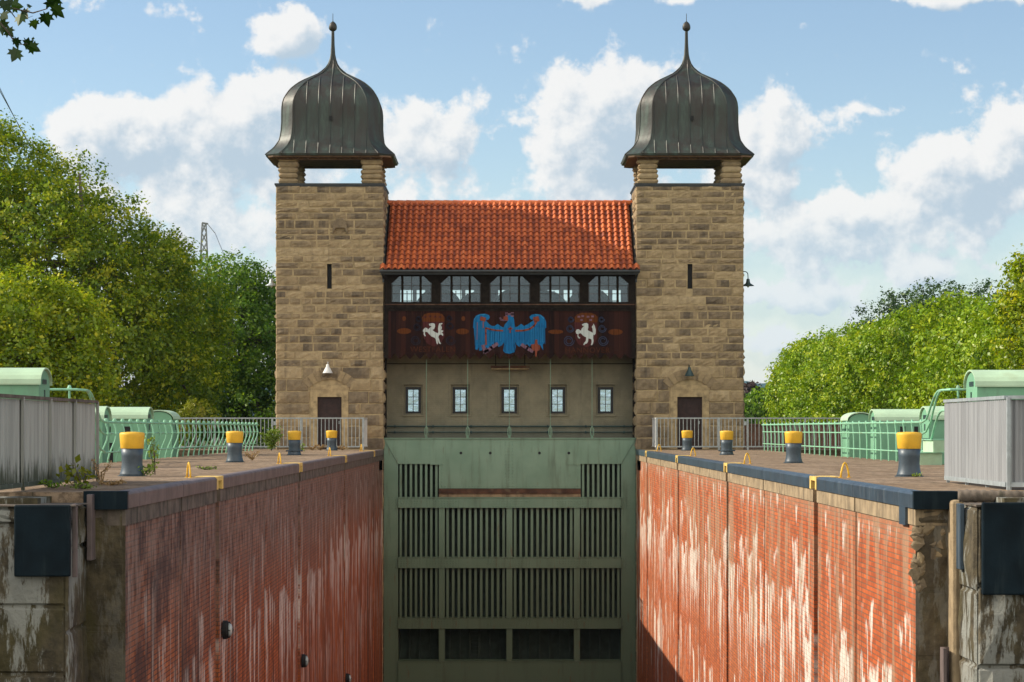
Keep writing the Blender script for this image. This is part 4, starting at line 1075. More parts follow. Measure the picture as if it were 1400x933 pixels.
mb.build('light_feather_lines', M['eagle_lt'], EG)
mb = MB(); stroke(mb, [(610, 378), (500, 372), (420, 358), (340, 335), (340, 420), (345, 600)], .06, cv, 5); stroke(mb, [(820, 380), (940, 376), (1040, 352), (1110, 300), (1150, 230)], .07, cv, 5)
stroke(mb, [(270, 185), (320, 200)], .16, cv, 5); stroke(mb, [(1125, 200), (1165, 190)], .20, cv, 5); stroke(mb, [(640, 178), (675, 185)], .14, cv, 5)
stroke(mb, [(700, 350), (760, 345)], .05, cv, 5); stroke(mb, [(730, 320), (728, 410)], .05, cv, 5)
mb.build('red_markings', M['red_paint'], EG)
mb = MB(); stroke(mb, [(570, 175), (580, 205), (630, 212), (690, 205)], .07, cv, 3); stroke(mb, [(670, 100), (670, 140)], .1, cv, 3); stroke(mb, [(765, 100), (765, 140)], .12, cv, 3); stroke(mb, [(670, 115), (780, 115)], .08, cv, 3)
stroke(mb, [(520, 590), (430, 650), (370, 700)], .13, cv, 5); stroke(mb, [(300, 620), (330, 720), (370, 690)], .14, cv, 5); stroke(mb, [(920, 605), (1000, 660), (1080, 705)], .13, cv, 5)
stroke(mb, [(300, 240), (300, 330)], .05, cv, 5); stroke(mb, [(205, 250), (200, 520)], .03, cv, 5)
mb.build('crown_beak_and_claws', M['mauve'], EG)
mb = MB(); mb.prism([cv(*p) for p in [(1060, 600), (1120, 590), (1130, 520), (1160, 520), (1165, 590), (1210, 620), (1200, 690), (1160, 700), (1155, 790), (1130, 795), (1125, 700), (1080, 690)]], PYY - .024, PYY - .0165, 'Y'); mb.build('sceptre', M['red_paint'], EG)

def emblem(cv, horse, scroll_mat, lab, word, wx_, wy_, side_r, sc):
    E = thing('painted_horse_shield', lab, 'painted emblem', (0, 0, 0), 'horse shields painted on the gallery boards')
    k = sc
    def q(x, y): return (x, y)
    plate('shield', side_r['shield'], cv, M['shield'], E, 1)
    plate('crown', side_r['crown'], cv, M['orange'], E, 2)
    mb = MB()
    for (x, y) in side_r['gems']: stroke(mb, [(x - 12, y), (x + 12, y)], .07, cv, 3)
    mb.build('crown_arches', M['mauve'] if scroll_mat == 'scroll' else M['shield'], E)
    plate('horse', horse, cv, M['horse'], E, 3)
    for (cx_, cy_, r_, turns) in side_r['scrolls']:
        pts = [(cx_ + r_ * (1 - .62 * t / 30) * math.cos(R(12 * 1.9 * t)), cy_ + r_ * (1 - .62 * t / 30) * math.sin(R(12 * 1.9 * t))) for t in range(31)]
        mb = MB(); stroke(mb, pts, .035, cv, 2); mb.build('scroll', M[scroll_mat], E)
    for (x, y, w, h) in side_r['tabs']:
        plate('side_tab', [(x + w * math.cos(R(a)), y + h * math.sin(R(a))) for a in range(0, 360, 30)], cv, M['orange'], E, 2)
    cu = bpy.data.curves.new('lettering', 'FONT'); cu.body = word; cu.size = .30; cu.extrude = .002; cu.align_x = 'CENTER'; cu.space_character = 1.12
    to = bpy.data.objects.new('tmp', cu); COL.objects.link(to)
    dg = bpy.context.evaluated_depsgraph_get(); me = bpy.data.meshes.new_from_object(to.evaluated_get(dg)); bpy.data.objects.remove(to)
    me.materials.clear(); me.materials.append(M['letters'])
    lo = bpy.data.objects.new('lettering', me); COL.objects.link(lo); (xx, zz) = cv(wx_, wy_); lo.location = (xx, PYY - .003, zz); lo.rotation_euler = (R(90), 0, 0); lo.parent = E
    return E
cl = art(11.667, 535, 420)
horse_l = [(598, 272), (625, 262), (665, 258), (695, 270), (700, 310), (685, 350), (655, 368), (690, 395), (740, 420), (752, 400), (745, 350), (752, 300), (765, 262), (810, 256), (818, 268), (790, 285), (805, 330), (795, 372), (830, 375), (822, 400), (800, 405), (828, 430), (825, 465), (795, 440), (765, 445), (750, 480),
           (765, 520), (775, 560), (795, 580), (785, 595), (760, 578), (745, 540), (738, 520), (745, 575), (738, 598), (722, 580), (710, 520), (690, 490), (640, 470), (600, 430), (575, 400), (545, 395), (535, 410), (540, 440), (552, 462), (535, 470), (515, 435), (518, 400), (500, 385), (515, 355), (545, 328), (575, 340), (585, 362), (612, 335), (645, 308), (612, 300)]
side_l = dict(shield=[(500, 235), (848, 235), (848, 470), (800, 560), (700, 625), (650, 625), (560, 570), (505, 470)],
    crown=[(495, 235), (490, 165), (530, 115), (600, 95), (740, 95), (810, 115), (850, 165), (850, 235)], gems=[(540, 160), (620, 150), (700, 155), (780, 160)],
    scrolls=[(435, 190, 48, 1), (410, 320, 62, 1), (385, 530, 80, 1), (925, 175, 45, 1), (935, 300, 62, 1), (945, 530, 80, 1)], tabs=[(205, 385, 115, 48), (1135, 390, 105, 48), (205, 185, 32, 38), (1150, 185, 32, 38)])
emblem(cl, horse_l, 'scroll_dk', 'leaping white horse on a faded maroon shield, left of the blue eagle', 'WESTFALEN', 665, 715, side_l, 1)
cr = art(11.2, 745, 420)
horse_r = [(565, 268), (600, 250), (640, 245), (662, 262), (665, 310), (655, 355), (690, 375), (735, 395), (728, 330), (715, 305), (735, 280), (745, 252), (765, 295), (778, 350), (775, 410), (755, 432), (740, 425), (738, 480), (745, 520), (735, 560), (722, 585), (703, 582), (715, 540), (712, 500), (690, 485), (665, 482), (660, 530), (640, 560), (615, 565), (602, 588), (585, 575), (600, 550),
           (625, 520), (632, 465), (590, 445), (560, 415), (545, 400), (515, 412), (510, 440), (525, 460), (540, 468), (532, 485), (510, 478), (498, 445), (500, 415), (482, 410), (470, 380), (485, 345), (520, 340), (535, 355), (550, 365), (560, 335), (590, 300), (600, 292), (575, 285)]
side_r = dict(shield=[(450, 235), (800, 235), (800, 470), (760, 560), (650, 615), (620, 615), (510, 570), (465, 480)],
    crown=[(460, 235), (455, 160), (490, 115), (560, 90), (700, 90), (770, 115), (805, 150), (805, 235)], gems=[(520, 150), (580, 140), (660, 150), (730, 145), (560, 200), (700, 200)],
    scrolls=[(397, 190, 46, 1), (385, 330, 60, 1), (365, 515, 84, 1), (865, 190, 46, 1), (875, 330, 62, 1), (890, 515, 80, 1)], tabs=[(165, 380, 118, 34), (1080, 383, 115, 46)])
emblem(cr, horse_r, 'scroll', 'rearing white horse on a maroon shield with blue scrolls, right of the eagle', 'HANNOVER', 650, 700, side_r, 1)

# ================================================================== QUAY FURNITURE
def bollard(x, Y, lab, s=1.0):
    t = thing('mooring_bollard', lab, 'bollard', (x, Y, 0), 'yellow topped mooring bollards')
    mb = MB(); mb.lathe([(.225, 0), (.205, .05), (.185, .12), (.175, .22), (.180, .34), (.190, .48)], n=28); mb.build('shaft', M['bollard'], t, smooth=True)
    mb = MB(); mb.lathe([(.191, .47), (.195, .475), (.212, .70), (.212, .725), (.19, .745), (.06, .755)], n=28); mb.build('cap', M['yellow'], t, smooth=True)
    mb = MB(); mb.lathe([(.245, -.01), (.245, .012)], n=24); mb.build('base_plate', M['bollard'], t)
    return t
bl = [(6.62, 37.0, 'nearest bollard on the right quay, beside the pale grey screen'), (6.62, 51.8, 'second bollard on the right quay, in front of the green railing end'),
      (6.70, 68.2, 'short black and yellow bollard third from the camera on the right quay'), (6.62, 82.0, 'farthest small bollard on the right quay, before the right tower door'),
      (-6.55, 37.4, 'nearest bollard on the left quay, beside the grimy grey screen'), (-6.72, 53.0, 'second bollard on the left quay, before the curved green railing'),
      (-6.67, 67.5, 'third bollard on the left quay, right of the bright green bush'), (-6.68, 82.2, 'farthest small bollard on the left quay, before the left tower door')]
bs = [bollard(*b) for b in bl]
for k in (2, 6):
    mb = MB(); mb.lathe([(.19, .11), (.215, .12), (.215, .15), (.19, .16)], n=24); mb.tube([(-.26, 0, .135), (.26, 0, .135)], .022, 8); mb.build('collar', M['bollard'], bs[k])
names = ['nearest', 'second', 'third', 'farthest']
for s in (-1, 1):
    for i, y in enumerate(LADDER):
        t = thing('handhold_hoop', ('yellow tapered hoop, %s from the camera on the %s quay edge' % (names[i], 'left' if s < 0 else 'right')), 'handhold', (s * 5.42, y - .55, 0), 'yellow ladder handholds', rz=(R(-62) if s < 0 else R(28)))
        mb = MB(); pts = [(-.085, 0, 0), (-.075, 0, .08), (-.05, 0, .17), (-.025, 0, .225), (0, 0, .245), (.025, 0, .225), (.05, 0, .17), (.075, 0, .08), (.085, 0, 0)]
        mb.tube(pts, .016, 8); mb.build('hoop', M['yellow'], t, smooth=True)
        mb = MB(); mb.lathe([(.035, 0), (.035, .012)], (-.085, 0, 0), 10); mb.lathe([(.035, 0), (.035, .012)], (.085, 0, 0), 10); mb.build('foot', M['yellow'], t)

# corrugated screens
def screen(lab, x, y0, y1, xs, matp, z0, z1, n, turn=None, grp='corrugated guard screens'):
    t = thing('guard_screen', lab, 'screen', (0, 0, 0), grp)
    def run(a, b, n):
        a, b = Vector(a), Vector(b); d_ = (b - a); L_ = d_.length; d_.normalize(); nn = Vector((-d_.y, d_.x, 0))
        # corrugated sheet
        m = int(L_ / .03); mb = MB(); vs = []
        for i in range(m + 1):
            off = (.0, .026, .026, .0)[i % 4]
            p = a + d_ * (L_ * i / m) + nn * off
            vs += [(p.x, p.y, z0 + .03), (p.x, p.y, z1 - .03)]
        mb.add(vs, [(2 * i, 2 * i + 2, 2 * i + 3, 2 * i + 1) for i in range(m)])
        o_ = mb.build('corrugated_sheet', matp, t); sol = o_.modifiers.new('thick', 'SOLIDIFY'); sol.thickness = .003
        mb = MB(); mb.bar(a + Vector((0, 0, z1)), b + Vector((0, 0, z1)), .09, .045); mb.build('top_rail', M['galv'] if x > 0 else M['band_left'], t)
        mb = MB(); mb.bar(a + Vector((0, 0, z0)), b + Vector((0, 0, z0)), .06, .06); mb.build('bottom_rail', M['galv'] if x > 0 else matp, t)
        for i in range(n + 1):
            p = a + d_ * (L_ * i / n) - nn * (.03 if x < 0 else .03) * 1
            mb = MB(); mb.box(p.x - .02, p.x + .02, p.y - .025, p.y + .025, 0, z1); mb.build('post', M['galv'] if x > 0 else matp, t)
    run((x, y0, 0), (x, y1, 0), n)
    if turn: run((x + .01, y0 - .02, 0), (turn, y0 - .9, 0), 3)
    return t
screen('grimy grey corrugated screen on short posts at the left edge', -6.52, 26.9, 33.9, None, M['panel_l'], .07, 1.22, 4)
screen('pale grey corrugated screen on short posts at the right edge', 6.42, 28.9, 32.9, None, M['panel_r'], .07, 1.22, 3, turn=9.6)

# galvanised fence in front of the towers
def fence(s):
    t = thing('bar_fence', 'galvanised bar fence before the %s tower door with a %s end panel' % ('left' if s < 0 else 'right', 'pale'), 'fence', (0, 84.0, 0), 'galvanised fences before the towers')
    zt, zb = Z(572, 84), .13; xa, xb = 5.62, 13.6
    mb = MB(); mb.bar((s * xa, 0, zt), (s * xb, 0, zt), .05); mb.build('top_rail', M['galv'], t)
    mb = MB(); mb.bar((s * xa, 0, zb), (s * xb, 0, zb), .05); mb.build('bottom_rail', M['galv'], t)
    mb = MB(); n = int((xb - xa) / .145)
    for i in range(1, n): x = s * (xa + (xb - xa) * i / n); mb.box(x - .012, x + .012, -.012, .012, zb, zt)
    mb.build('bars', M['galv'], t)
    for x in (5.62, 8.0, 9.1, 11.3, 13.6): mb = MB(); mb.box(s * x - .035, s * x + .035, -.035, .035, 0, zt + .02); mb.build('post', M['galv'], t)
    mb = MB(); mb.box(s * 9.0 - .05, s * 9.0 + .05, -.06, -.036, .95, 1.1); mb.build('latch', M['galv'], t)
    mb = MB(); 
    for i in range(14): mb.box(s * 5.62 - .012, s * 5.62 + .012, .1 + i * .17 - .05, .1 + i * .17 + .05, zb, zt)
    mb.box(s * 5.62 - .025, s * 5.62 + .025, 0, 2.4, zt - .025, zt + .025); mb.box(s * 5.62 - .025, s * 5.62 + .025, 0, 2.4, zb - .025, zb + .025)
    mb.build('end_panel', M['white'], t)
fence(-1); fence(1)

# green railings
def railing(s):
    x = s * 9.42
    t = thing('green_railing', ('mint green railing with bulging ball topped bars along the left quay' if s < 0 else 'mint green railing with straight hooked bars along the right quay'), 'railing', (x, 0, 0), 'mint green quay railings')
    y0, y1 = 50.6, 82.0; zt = .96
    for (z, dx) in ((zt, 0), (.70, .02), (.26, .03)):
        mb = MB(); mb.tube([(s * dx * 1.2, y0, z), (s * dx * 1.2, y1, z)], .026 if z > .9 else .018, 8); mb.build('rail', M['green_rail'], t)
    base = None; n = 28
    mb = MB()
    if s < 0:
        mb.tube([(0, 0, .99), (-.0, 0, .90), (.03, 0, .80), (.045, 0, .70), (.02, 0, .55), (-.05, 0, .38), (-.11, 0, .24), (-.15, 0, .10), (-.17, 0, -.12)], .021, 8)
        mb.lathe([(.01, -.055), (.04, -.045), (.052, 0), (.04, .045), (.01, .055)], (0, 0, 1.0), 10)
        mb.lathe([(.03, -.02), (.03, .02)], (.045, 0, .70), 8)
    else:
        mb.tube([(.0, -.04, .93), (0, -.05, .98), (0, -.02, 1.01), (0, .02, 1.0), (0, .03, .95), (.02, .03, .8), (.035, .03, .5), (.04, .03, -.1)], .021, 8)
    first = mb.build('bar', M['green_rail'], t)
    for i in range(n + 1):
        o = first if i == 0 else first.copy()
        if i: COL.objects.link(o); o.parent = t
        o.location = (0, y0 + .15 + i * 1.1, 0)
    # rising handrails at the near end
    for k, (dz_, dy) in enumerate(((0, 0), (-.27, -.75), (-.68, -.9))):
        z1 = 1.66 + (0, 0, -.45)[k]; z_s = zt + dz_
        pts = [(0, y0, z_s), (0, y0 - .5, z_s + .06)]
        for q in range(1, 7):
            a = q / 6; pts.append((s * .02, y0 - .5 + dy * .3 - a * 1.5, z_s + .06 + (z1 - z_s - .06) * (math.sin(a * math.pi / 2))))
        pts += [(s * .15, pts[-1][1] - .25, z1 + .01), (s * 4.6, pts[-1][1] - .3, z1 + .01)]
        mb = MB(); mb.tube(pts, .026, 8); mb.build('stair_rail', M['green_rail'], t)
    for (dx, dy) in ((.35, -2.35), (.95, -2.55), (2.8, -2.6)):
        mb = MB(); mb.tube([(s * dx, y0 + dy, -.7), (s * dx, y0 + dy, 1.70)], .025, 8); mb.lathe([(.04, 0), (.05, .03), (.03, .08), (.01, .09)], (s * dx, y0 + dy, 1.68), 10); mb.build('stair_post', M['green_rail'], t)
railing(-1); railing(1)

# green machine huts
def hut(name_lab, x0, x1, Y, dep, zb, zt, s, wins=(), axis='X'):
    t = thing('machine_hut', name_lab, 'hut', ((x0 + x1) / 2, Y + dep / 2, zb), 'mint green machine huts')
    w = (x1 - x0) / 2; dd = dep / 2; H = zt - zb; rise = min(.34, .32 * (dep if axis == 'X' else 2 * w)); h0 = H - rise
    mb = MB(); mb.box(-w, w, -dd, dd, 0, h0)
    arc = [(math.cos(R(a)), math.sin(R(a))) for a in range(0, 181, 15)]
    if axis == 'X': mb.prism([(dd * c, h0 + (rise - .02) * q) for (c, q) in arc], -w, w, 'X')
    else: mb.prism([(w * c, h0 + (rise - .02) * q) for (c, q) in arc], -dd, dd, 'Y')
    mb.build('wall', M['hut'], t)
    R_ = MB(); o = .05
    for a, b in zip(arc[:-1], arc[1:]):
        if axis == 'X':
            q = [((dd + o) * a[0], h0 + rise * a[1] - .0), ((dd + o) * b[0], h0 + rise * b[1]), ((dd + o) * b[0], h0 + rise * b[1] + .03), ((dd + o) * a[0], h0 + rise * a[1] + .03)]; R_.prism(q, -w - o, w + o, 'X')
        else:
            q = [((w + o) * a[0], h0 + rise * a[1]), ((w + o) * b[0], h0 + rise * b[1]), ((w + o) * b[0], h0 + rise * b[1] + .03), ((w + o) * a[0], h0 + rise * a[1] + .03)]; R_.prism(q, -dd - o, dd + o, 'Y')
    R_.build('roof', M['hut_roof'], t)
    for (a, b, c_, d_) in wins:
        f = MB(); f.box(a, b, -dd - .012, -dd - .002, c_, d_); f = f.build('window', M['hut'], t)
        q = MB(); q.box(a + .03, b - .03, -dd - .018, -dd - .0125, c_ + .03, d_ - .03); q.build('pane', M['black'], f)
    mb = MB(); mb.box(-s * w - .012 if s > 0 else w + .001, -s * w - .001 if s > 0 else w + .012, -.2, .2, h0 + .02, h0 + .12); mb.box(-s * w - .014 if s > 0 else w + .001, -s * w - .001 if s > 0 else w + .014, -.02, .06, h0 - .3, h0 - .1); mb.build('vent', M['lampdark'], t)
    return t
def hx(px, Y): return X(px, Y)
hut('arch ended green hut farthest back behind the right railing', hx(1161, 63), hx(1193, 63), 63, 1.3, -.8, Z(565, 63), 1, axis='Y')
hut('long low green hut with two dark windows behind the right railing', hx(1198, 58), hx(1262, 58), 58, .9, -.8, Z(561, 58), 1, [(-.02, .18, 1.45, 1.70), (.35, .52, 1.45, 1.70)])
hut('small green hut behind the rising handrails on the right', hx(1270, 53), hx(1312, 53), 53, .95, -.8, Z(557, 53), 1)
hut('tall green hut with pale arched roof above the right grey screen', hx(1336, 46), hx(1336, 46) + 3.2, 46, 1.1, -.8, Z(507, 46), 1, [(-1.0, -.84, 2.05, 2.22)])
hut('arch ended green hut farthest back behind the left railing', hx(199, 63), hx(235, 63), 63, 1.3, -.8, Z(562, 63), -1, axis='Y')
hut('long low green hut with dark windows behind the left railing', hx(135, 58), hx(200, 58), 58, .9, -.8, Z(558, 58), -1, [(-.45, -.28, 1.45, 1.70), (.02, .24, 1.45, 1.70)])
hut('small green hut half hidden by the left screen', hx(88, 53), hx(140, 53), 53, .95, -.8, Z(557, 53), -1, [(.6, .75, .5, 1.3)])
hut('tall green hut with pale arched roof above the left grey screen', hx(53, 46) - 3.2, hx(53, 46), 46, 1.1, -.8, Z(504, 46), -1, [(.9, 1.2, 2.03, 2.2)])
# low green steel steps beside the right railing
t = thing('metal_step', 'low rusty green metal steps between the nearest right bollard and grey screen', 'steps', (9.05, 49.2, 0))
mb = MB(); mb.box(0, .50, -.3, .3, .0, .26); mb.box(.30, 1.0, -.3, .9, .27, .55); mb.build('riser', M['hut_roof'], t)
mb = MB(); mb.box(-.04, 1.1, -.34, .34, .261, .285); mb.box(.26, 1.1, -.30, .94, .551, .575); mb.build('tread', M['green_rail'], t)

# brick wall behind the right fence
mb = MB(); mb.box(9.4, 13.9, 91, 91.3, -.8, .95); mb.box(9.35, 13.95, 90.96, 91.34, .951, 1.02)
tag(mb.build('garden_wall', M['brickhouse']), 'low reddish brown wall behind the right bar fence beside the tower', 'wall')

# ================================================================== VEGETATION
nr = np.random.default_rng(7)
def leaf_obj(name, C_, size, nrmls, mat, parent, tint=None, asp=.62, jit=.35):
    N_ = len(C_)
    a = nr.normal(size=(N_, 3)); nn = nrmls + a * .75; nn /= np.linalg.norm(nn, axis=1, keepdims=True) + 1e-9
    t = np.cross(nn, nr.normal(size=(N_, 3))); t /= np.linalg.norm(t, axis=1, keepdims=True) + 1e-9
    b = np.cross(nn, t); sz = size * (1 + jit * nr.normal(size=(N_, 1))).clip(.5, 1.7)
    v = np.empty((N_, 4, 3), dtype=np.float32)
    v[:, 0] = C_ - t * sz * .5; v[:, 1] = C_ + b * sz * .5 * asp + nn * sz * .10; v[:, 2] = C_ + t * sz * .5; v[:, 3] = C_ - b * sz * .5 * asp + nn * sz * .10
    me = bpy.data.meshes.new(name); me.vertices.add(N_ * 4); me.loops.add(N_ * 4); me.polygons.add(N_)
    me.vertices.foreach_set('co', v.ravel()); me.loops.foreach_set('vertex_index', np.arange(N_ * 4, dtype=np.int32))
    me.polygons.foreach_set('loop_start', np.arange(0, N_ * 4, 4, dtype=np.int32)); me.polygons.foreach_set('loop_total', np.full(N_, 4, dtype=np.int32))
    me.update(calc_edges=True)
    at = me.attributes.new('tint', 'FLOAT', 'FACE')
    if tint is None: tint = nr.normal(.5, .2, N_)
    at.data.foreach_set('value', np.clip(tint, 0, 1).astype(np.float32)); me.materials.append(mat)
    o = bpy.data.objects.new(name, me); COL.objects.link(o)
    if parent: o.parent = parent
    return o
def crown_pts(lobes, ncl, lpc, cr, inner=.12, flat=.75):
    lobes = np.array(lobes, dtype=float)   # x y z rx ry rz
    vol = lobes[:, 3] * lobes[:, 4] + lobes[:, 3] * lobes[:, 5]; p = vol / vol.sum()
    cs = []; ns = []; tries = 0
    while len(cs) < ncl and tries < ncl * 12:
        tries += 1; k = nr.choice(len(lobes), p=p); d_ = nr.normal(size=3); d_ /= np.linalg.norm(d_)
        rr_ = nr.uniform(.72, 1.06) if nr.random() > inner else nr.uniform(.2, .7)
        # lumpy surface
        rr_ *= 1 + .10 * math.sin(d_[0] * 7 + k) * math.cos(d_[2] * 6 + k * 2) + .05 * nr.normal()
        q = lobes[k, :3] + d_ * lobes[k, 3:] * rr_
        if rr_ > .7:
            e = (q - lobes[:, :3]) / lobes[:, 3:]; dd = (e ** 2).sum(1); dd[k] = 9
            if dd.min() < .42: continue
        cs.append(q); ns.append(d_)
    cs = np.array(cs); ns = np.array(ns)
    C_ = np.repeat(cs, lpc, 0); Nn = np.repeat(ns, lpc, 0); ct = np.repeat(nr.normal(0, .24, len(cs)), lpc)
    rad_ = np.repeat(cr * nr.uniform(.6, 1.3, len(cs)), lpc)[:, None]
    off = nr.normal(size=C_.shape) * rad_ * .5; off[:, 2] *= flat
    return C_ + off, Nn + np.array([0, 0, .35]), nr.normal(.45, .17, len(C_)) + ct
def tree(name, lab, cat, base, lobes, mat, ncl, lpc, cr, leaf, group, trunk=.22, limbs=True, inner=.12, asp=.62):
    T = thing(name, lab, cat, base, group); b = Vector(base)
    ll = [(l[0] - b.x, l[1] - b.y, l[2] - b.z, *l[3:]) for l in lobes]
    C_, Nn, ti = crown_pts(ll, int(ncl * 1.2), int(lpc * 1.12), cr, inner)
    C_[:, 2] = np.maximum(C_[:, 2], .05)
    leaf_obj('crown', C_, leaf * .82, Nn, mat, T, ti, asp=asp)
    top = max(l[2] + l[5] * .5 for l in ll); cxm = sum(l[0] for l in ll) / len(ll); cym = sum(l[1] for l in ll) / len(ll)
    mb = MB(); zt = top * .9
    spine = [(0, 0, -.1), (0, 0, zt * .2), (cxm * .35, cym * .3, zt * .45), (cxm * .7, cym * .6, zt * .7), (cxm, cym, zt)]
    mb.tube(spine, [trunk * 1.25, trunk, trunk * .75, trunk * .5, trunk * .12], 9)
    if limbs:
        for i, l in enumerate(ll):
            s0 = Vector(spine[1 + i % 3]); e = Vector(l[:3]); mid = s0.lerp(e, .5) + Vector((0, 0, .25))
            mb.tube([s0, mid, e, e + (e - mid) * .5], [trunk * .5, trunk * .3, trunk * .16, trunk * .05], 6)
            for j in range(4):
                d_ = Vector((nr.normal(), nr.normal(), abs(nr.normal()) * .7)).normalized()
                mb.tube([e, e + d_ * l[3] * .5, e + d_ * l[3] * .85 + Vector((0, 0, .1))], [trunk * .12, trunk * .07, trunk * .03], 5)
    mb.build('trunk', M['bark'], T, smooth=True)
    return T
def P3(px, py, Y, rp, ry=None, rz=None):
    k = Y / F; return (X(px, Y), Y, Z(py, Y), rp * k, (ry or rp) * k, (rz or rp) * k)
# big plane tree left
lob = [P3(-80, 250, 75, 110), P3(0, 244, 76, 76), P3(85, 278, 77, 68), P3(40, 330, 73.5, 100), P3(140, 330, 75, 66), P3(-60, 380, 73, 120), P3(90, 400, 73, 105), P3(190, 395, 75, 82),
       P3(245, 440, 77, 72), P3(225, 362, 77, 42), P3(155, 480, 72.5, 95), P3(245, 520, 74, 62), P3(60, 500, 72, 95), P3(-50, 500, 72, 110), P3(150, 555, 73, 55), P3(285, 480, 78, 40)]
lob = [(P[0] * 1.27 + CX * -.27, P[1] * 1.27, CZ + (P[2] - CZ) * 1.27, P[3] * 1.27, P[4] * 1.27, P[5] * 1.27) for P in lob]
tree('plane_tree', 'tall olive green plane tree filling the left edge behind the huts', 'tree', (-18.2, 96, -.8), lob, M['leaf_plane'], 3600, 34, .52, .185, 'trees left of the lock', .38)
lob = [P3(20, 440, 68.5, 70), P3(80, 430, 69, 48), P3(110, 460, 68.5, 48), P3(30, 510, 68, 70), P3(-50, 480, 68, 80), P3(105, 520, 68, 45)]
tree('plane_tree', 'lower yellow green tree lit by the sun in front of the tall left plane tree', 'tree', (-15.2, 68.5, -.8), lob, M['leaf_yel'], 1000, 30, .38, .15, 'trees left of the lock', .2)  # brighter leaf colour stands in for a sunlit patch of the crown
lob = [P3(300, 405, 105, 58), P3(345, 425, 106, 62), P3(385, 430, 107, 50), P3(320, 470, 104, 75), P3(380, 500, 105, 70), P3(430, 470, 107, 60), P3(300, 540, 104, 65), P3(360, 565, 103, 55), P3(235, 480, 104, 60), P3(250, 560, 104, 60)]
tree('round_tree', 'round mid green tree between the left plane tree and left tower', 'tree', (-12.8, 105, -.8), lob, M['leaf_green'], 2000, 34, .5, .17, 'trees left of the lock', .35)
lob = [P3(262, 562, 86, 17), P3(245, 575, 86, 14), P3(280, 572, 86, 14)]
tree('shrub', 'pale yellow green shrub behind the fence left of the left tower', 'shrub', (X(262, 86), 87.0, 0), [(a, 87.2, c, d_, e, f) for (a, b, c, d_, e, f) in lob], M['leaf_sap'], 60, 24, .2, .10, None, .03)
# right hand row
desc = ['nearest, at the right picture edge', 'second from the right edge', 'third from the right edge', 'fourth from the right edge', 'middle', 'third from the tower', 'second from the tower', 'farthest, closest to the tower']
for i in range(8):
    Yc = 65 + i * 8.8; r_ = random.Random(100 + i); lob = []
    for k in range(13):
        y = Yc + r_.uniform(-4.2, 4.2); z = r_.choice((.6, 1.9, 3.1, 4.0)) + r_.uniform(-.4, .4); rad_ = r_.uniform(1.5, 1.95)
        lob.append((16.6 + r_.uniform(-.5, .8) + (z - 2.5) * .14, y, z, rad_, rad_ * 1.15, rad_ * .9))
    tree('row_tree', 'dense lime green tree in the right hand row, ' + desc[i], 'tree', (17.0, Yc, -.8), lob, M['leaf_row'], 1050 if i < 5 else 900, 30, .36, .155 + .006 * i, 'row of dense trees right of the lock', .25, limbs=False)
lob = [P3(1402, 395, 63, 34), P3(1425, 365, 63, 36), P3(1398, 370, 63.4, 16), P3(1440, 420, 62, 40), P3(1395, 440, 62.5, 36), P3(1410, 480, 62, 40), P3(1445, 500, 62, 45)]
tree('yellowing_tree', 'tall yellow green tree rising at the right edge above the row', 'tree', (15.6, 63, -.8), lob, M['leaf_yel'], 420, 24, .34, .14, None, .15)
for i, px in enumerate((1180, 1218, 1240, 1262, 1282, 1300, 1330, 1352)):
    Yc = 172 + (i % 3) * 3; top = (418, 400, 398, 388, 386, 384, 392, 386)[i] 
    x = X(px, Yc); zt = Z(top, Yc); lob = [(x, Yc, zt - 1.4, .95, .95, 1.5), (x + .2, Yc, zt - 3.2, 1.35, 1.3, 2.0), (x - .2, Yc, zt - 5.6, 1.6, 1.5, 2.4), (x, Yc, zt - 8, 1.5, 1.5, 2.2)]
    tree('poplar', 'dark green poplar top above the right row, number %d counted from the left' % (i + 1), 'tree', (x, Yc, -.8), lob, M['leaf_dark'], 230, 26, .5, .24, 'poplars behind the right row', .2, limbs=False)
# distance beside the right tower
def far_tree(lab, px, py, rp, Y, mat, n=140, ls=.4, nm='round_tree'):
    lob = [P3(px, py, Y, rp), P3(px - rp * .5, py + rp * .6, Y, rp * .75), P3(px + rp * .55, py + rp * .7, Y, rp * .75), P3(px, py + rp * 1.6, Y, rp)]
    tree(nm, lab, 'tree', (X(px, Y), Y, -.8), lob, mat, n, 22, .8, ls, 'small distant trees beside the right tower', .25, limbs=False)
far_tree('green round tree beyond the fence just right of the right tower', 1038, 552, 14, 190, M['leaf_green'], 200, .42)
far_tree('small green tree touching the right tower edge beyond the fence', 1019, 562, 10, 185, M['leaf_green'], 130, .4)
far_tree('dark red beech tree beyond the green tree right of the tower', 1026, 541, 13, 320, M['leaf_red'], 260, .6, 'copper_beech')
far_tree('olive tree in front of the hills right of the beech', 1050, 541, 7, 420, M['leaf_green'], 160, .8)
far_tree('pale willow tree in front of the hills beside the row', 1063, 541, 10, 430, M['leaf_pale'], 200, .8, 'willow')
t = thing('house', 'distant red house with grey roof glimpsed beside the right row trees', 'house', (X(1058, 330), 330, -.8))
mb = MB(); mb.box(-1.6, 2.2, 0, 5, 0, 3.6); mb.build('wall', M['brickhouse'], t)
mb = MB(); mb.prism([(-.4, 3.5), (2.5, 5.3), (5.4, 3.5)], -1.8, 2.4, 'X'); rf = mb.build('roof', M['slate'], t); mb = MB(); mb.box(-.9, -.5, 2.2, 2.6, 4.6, 6.1); mb.build('chimney', M['brickhouse'], rf)

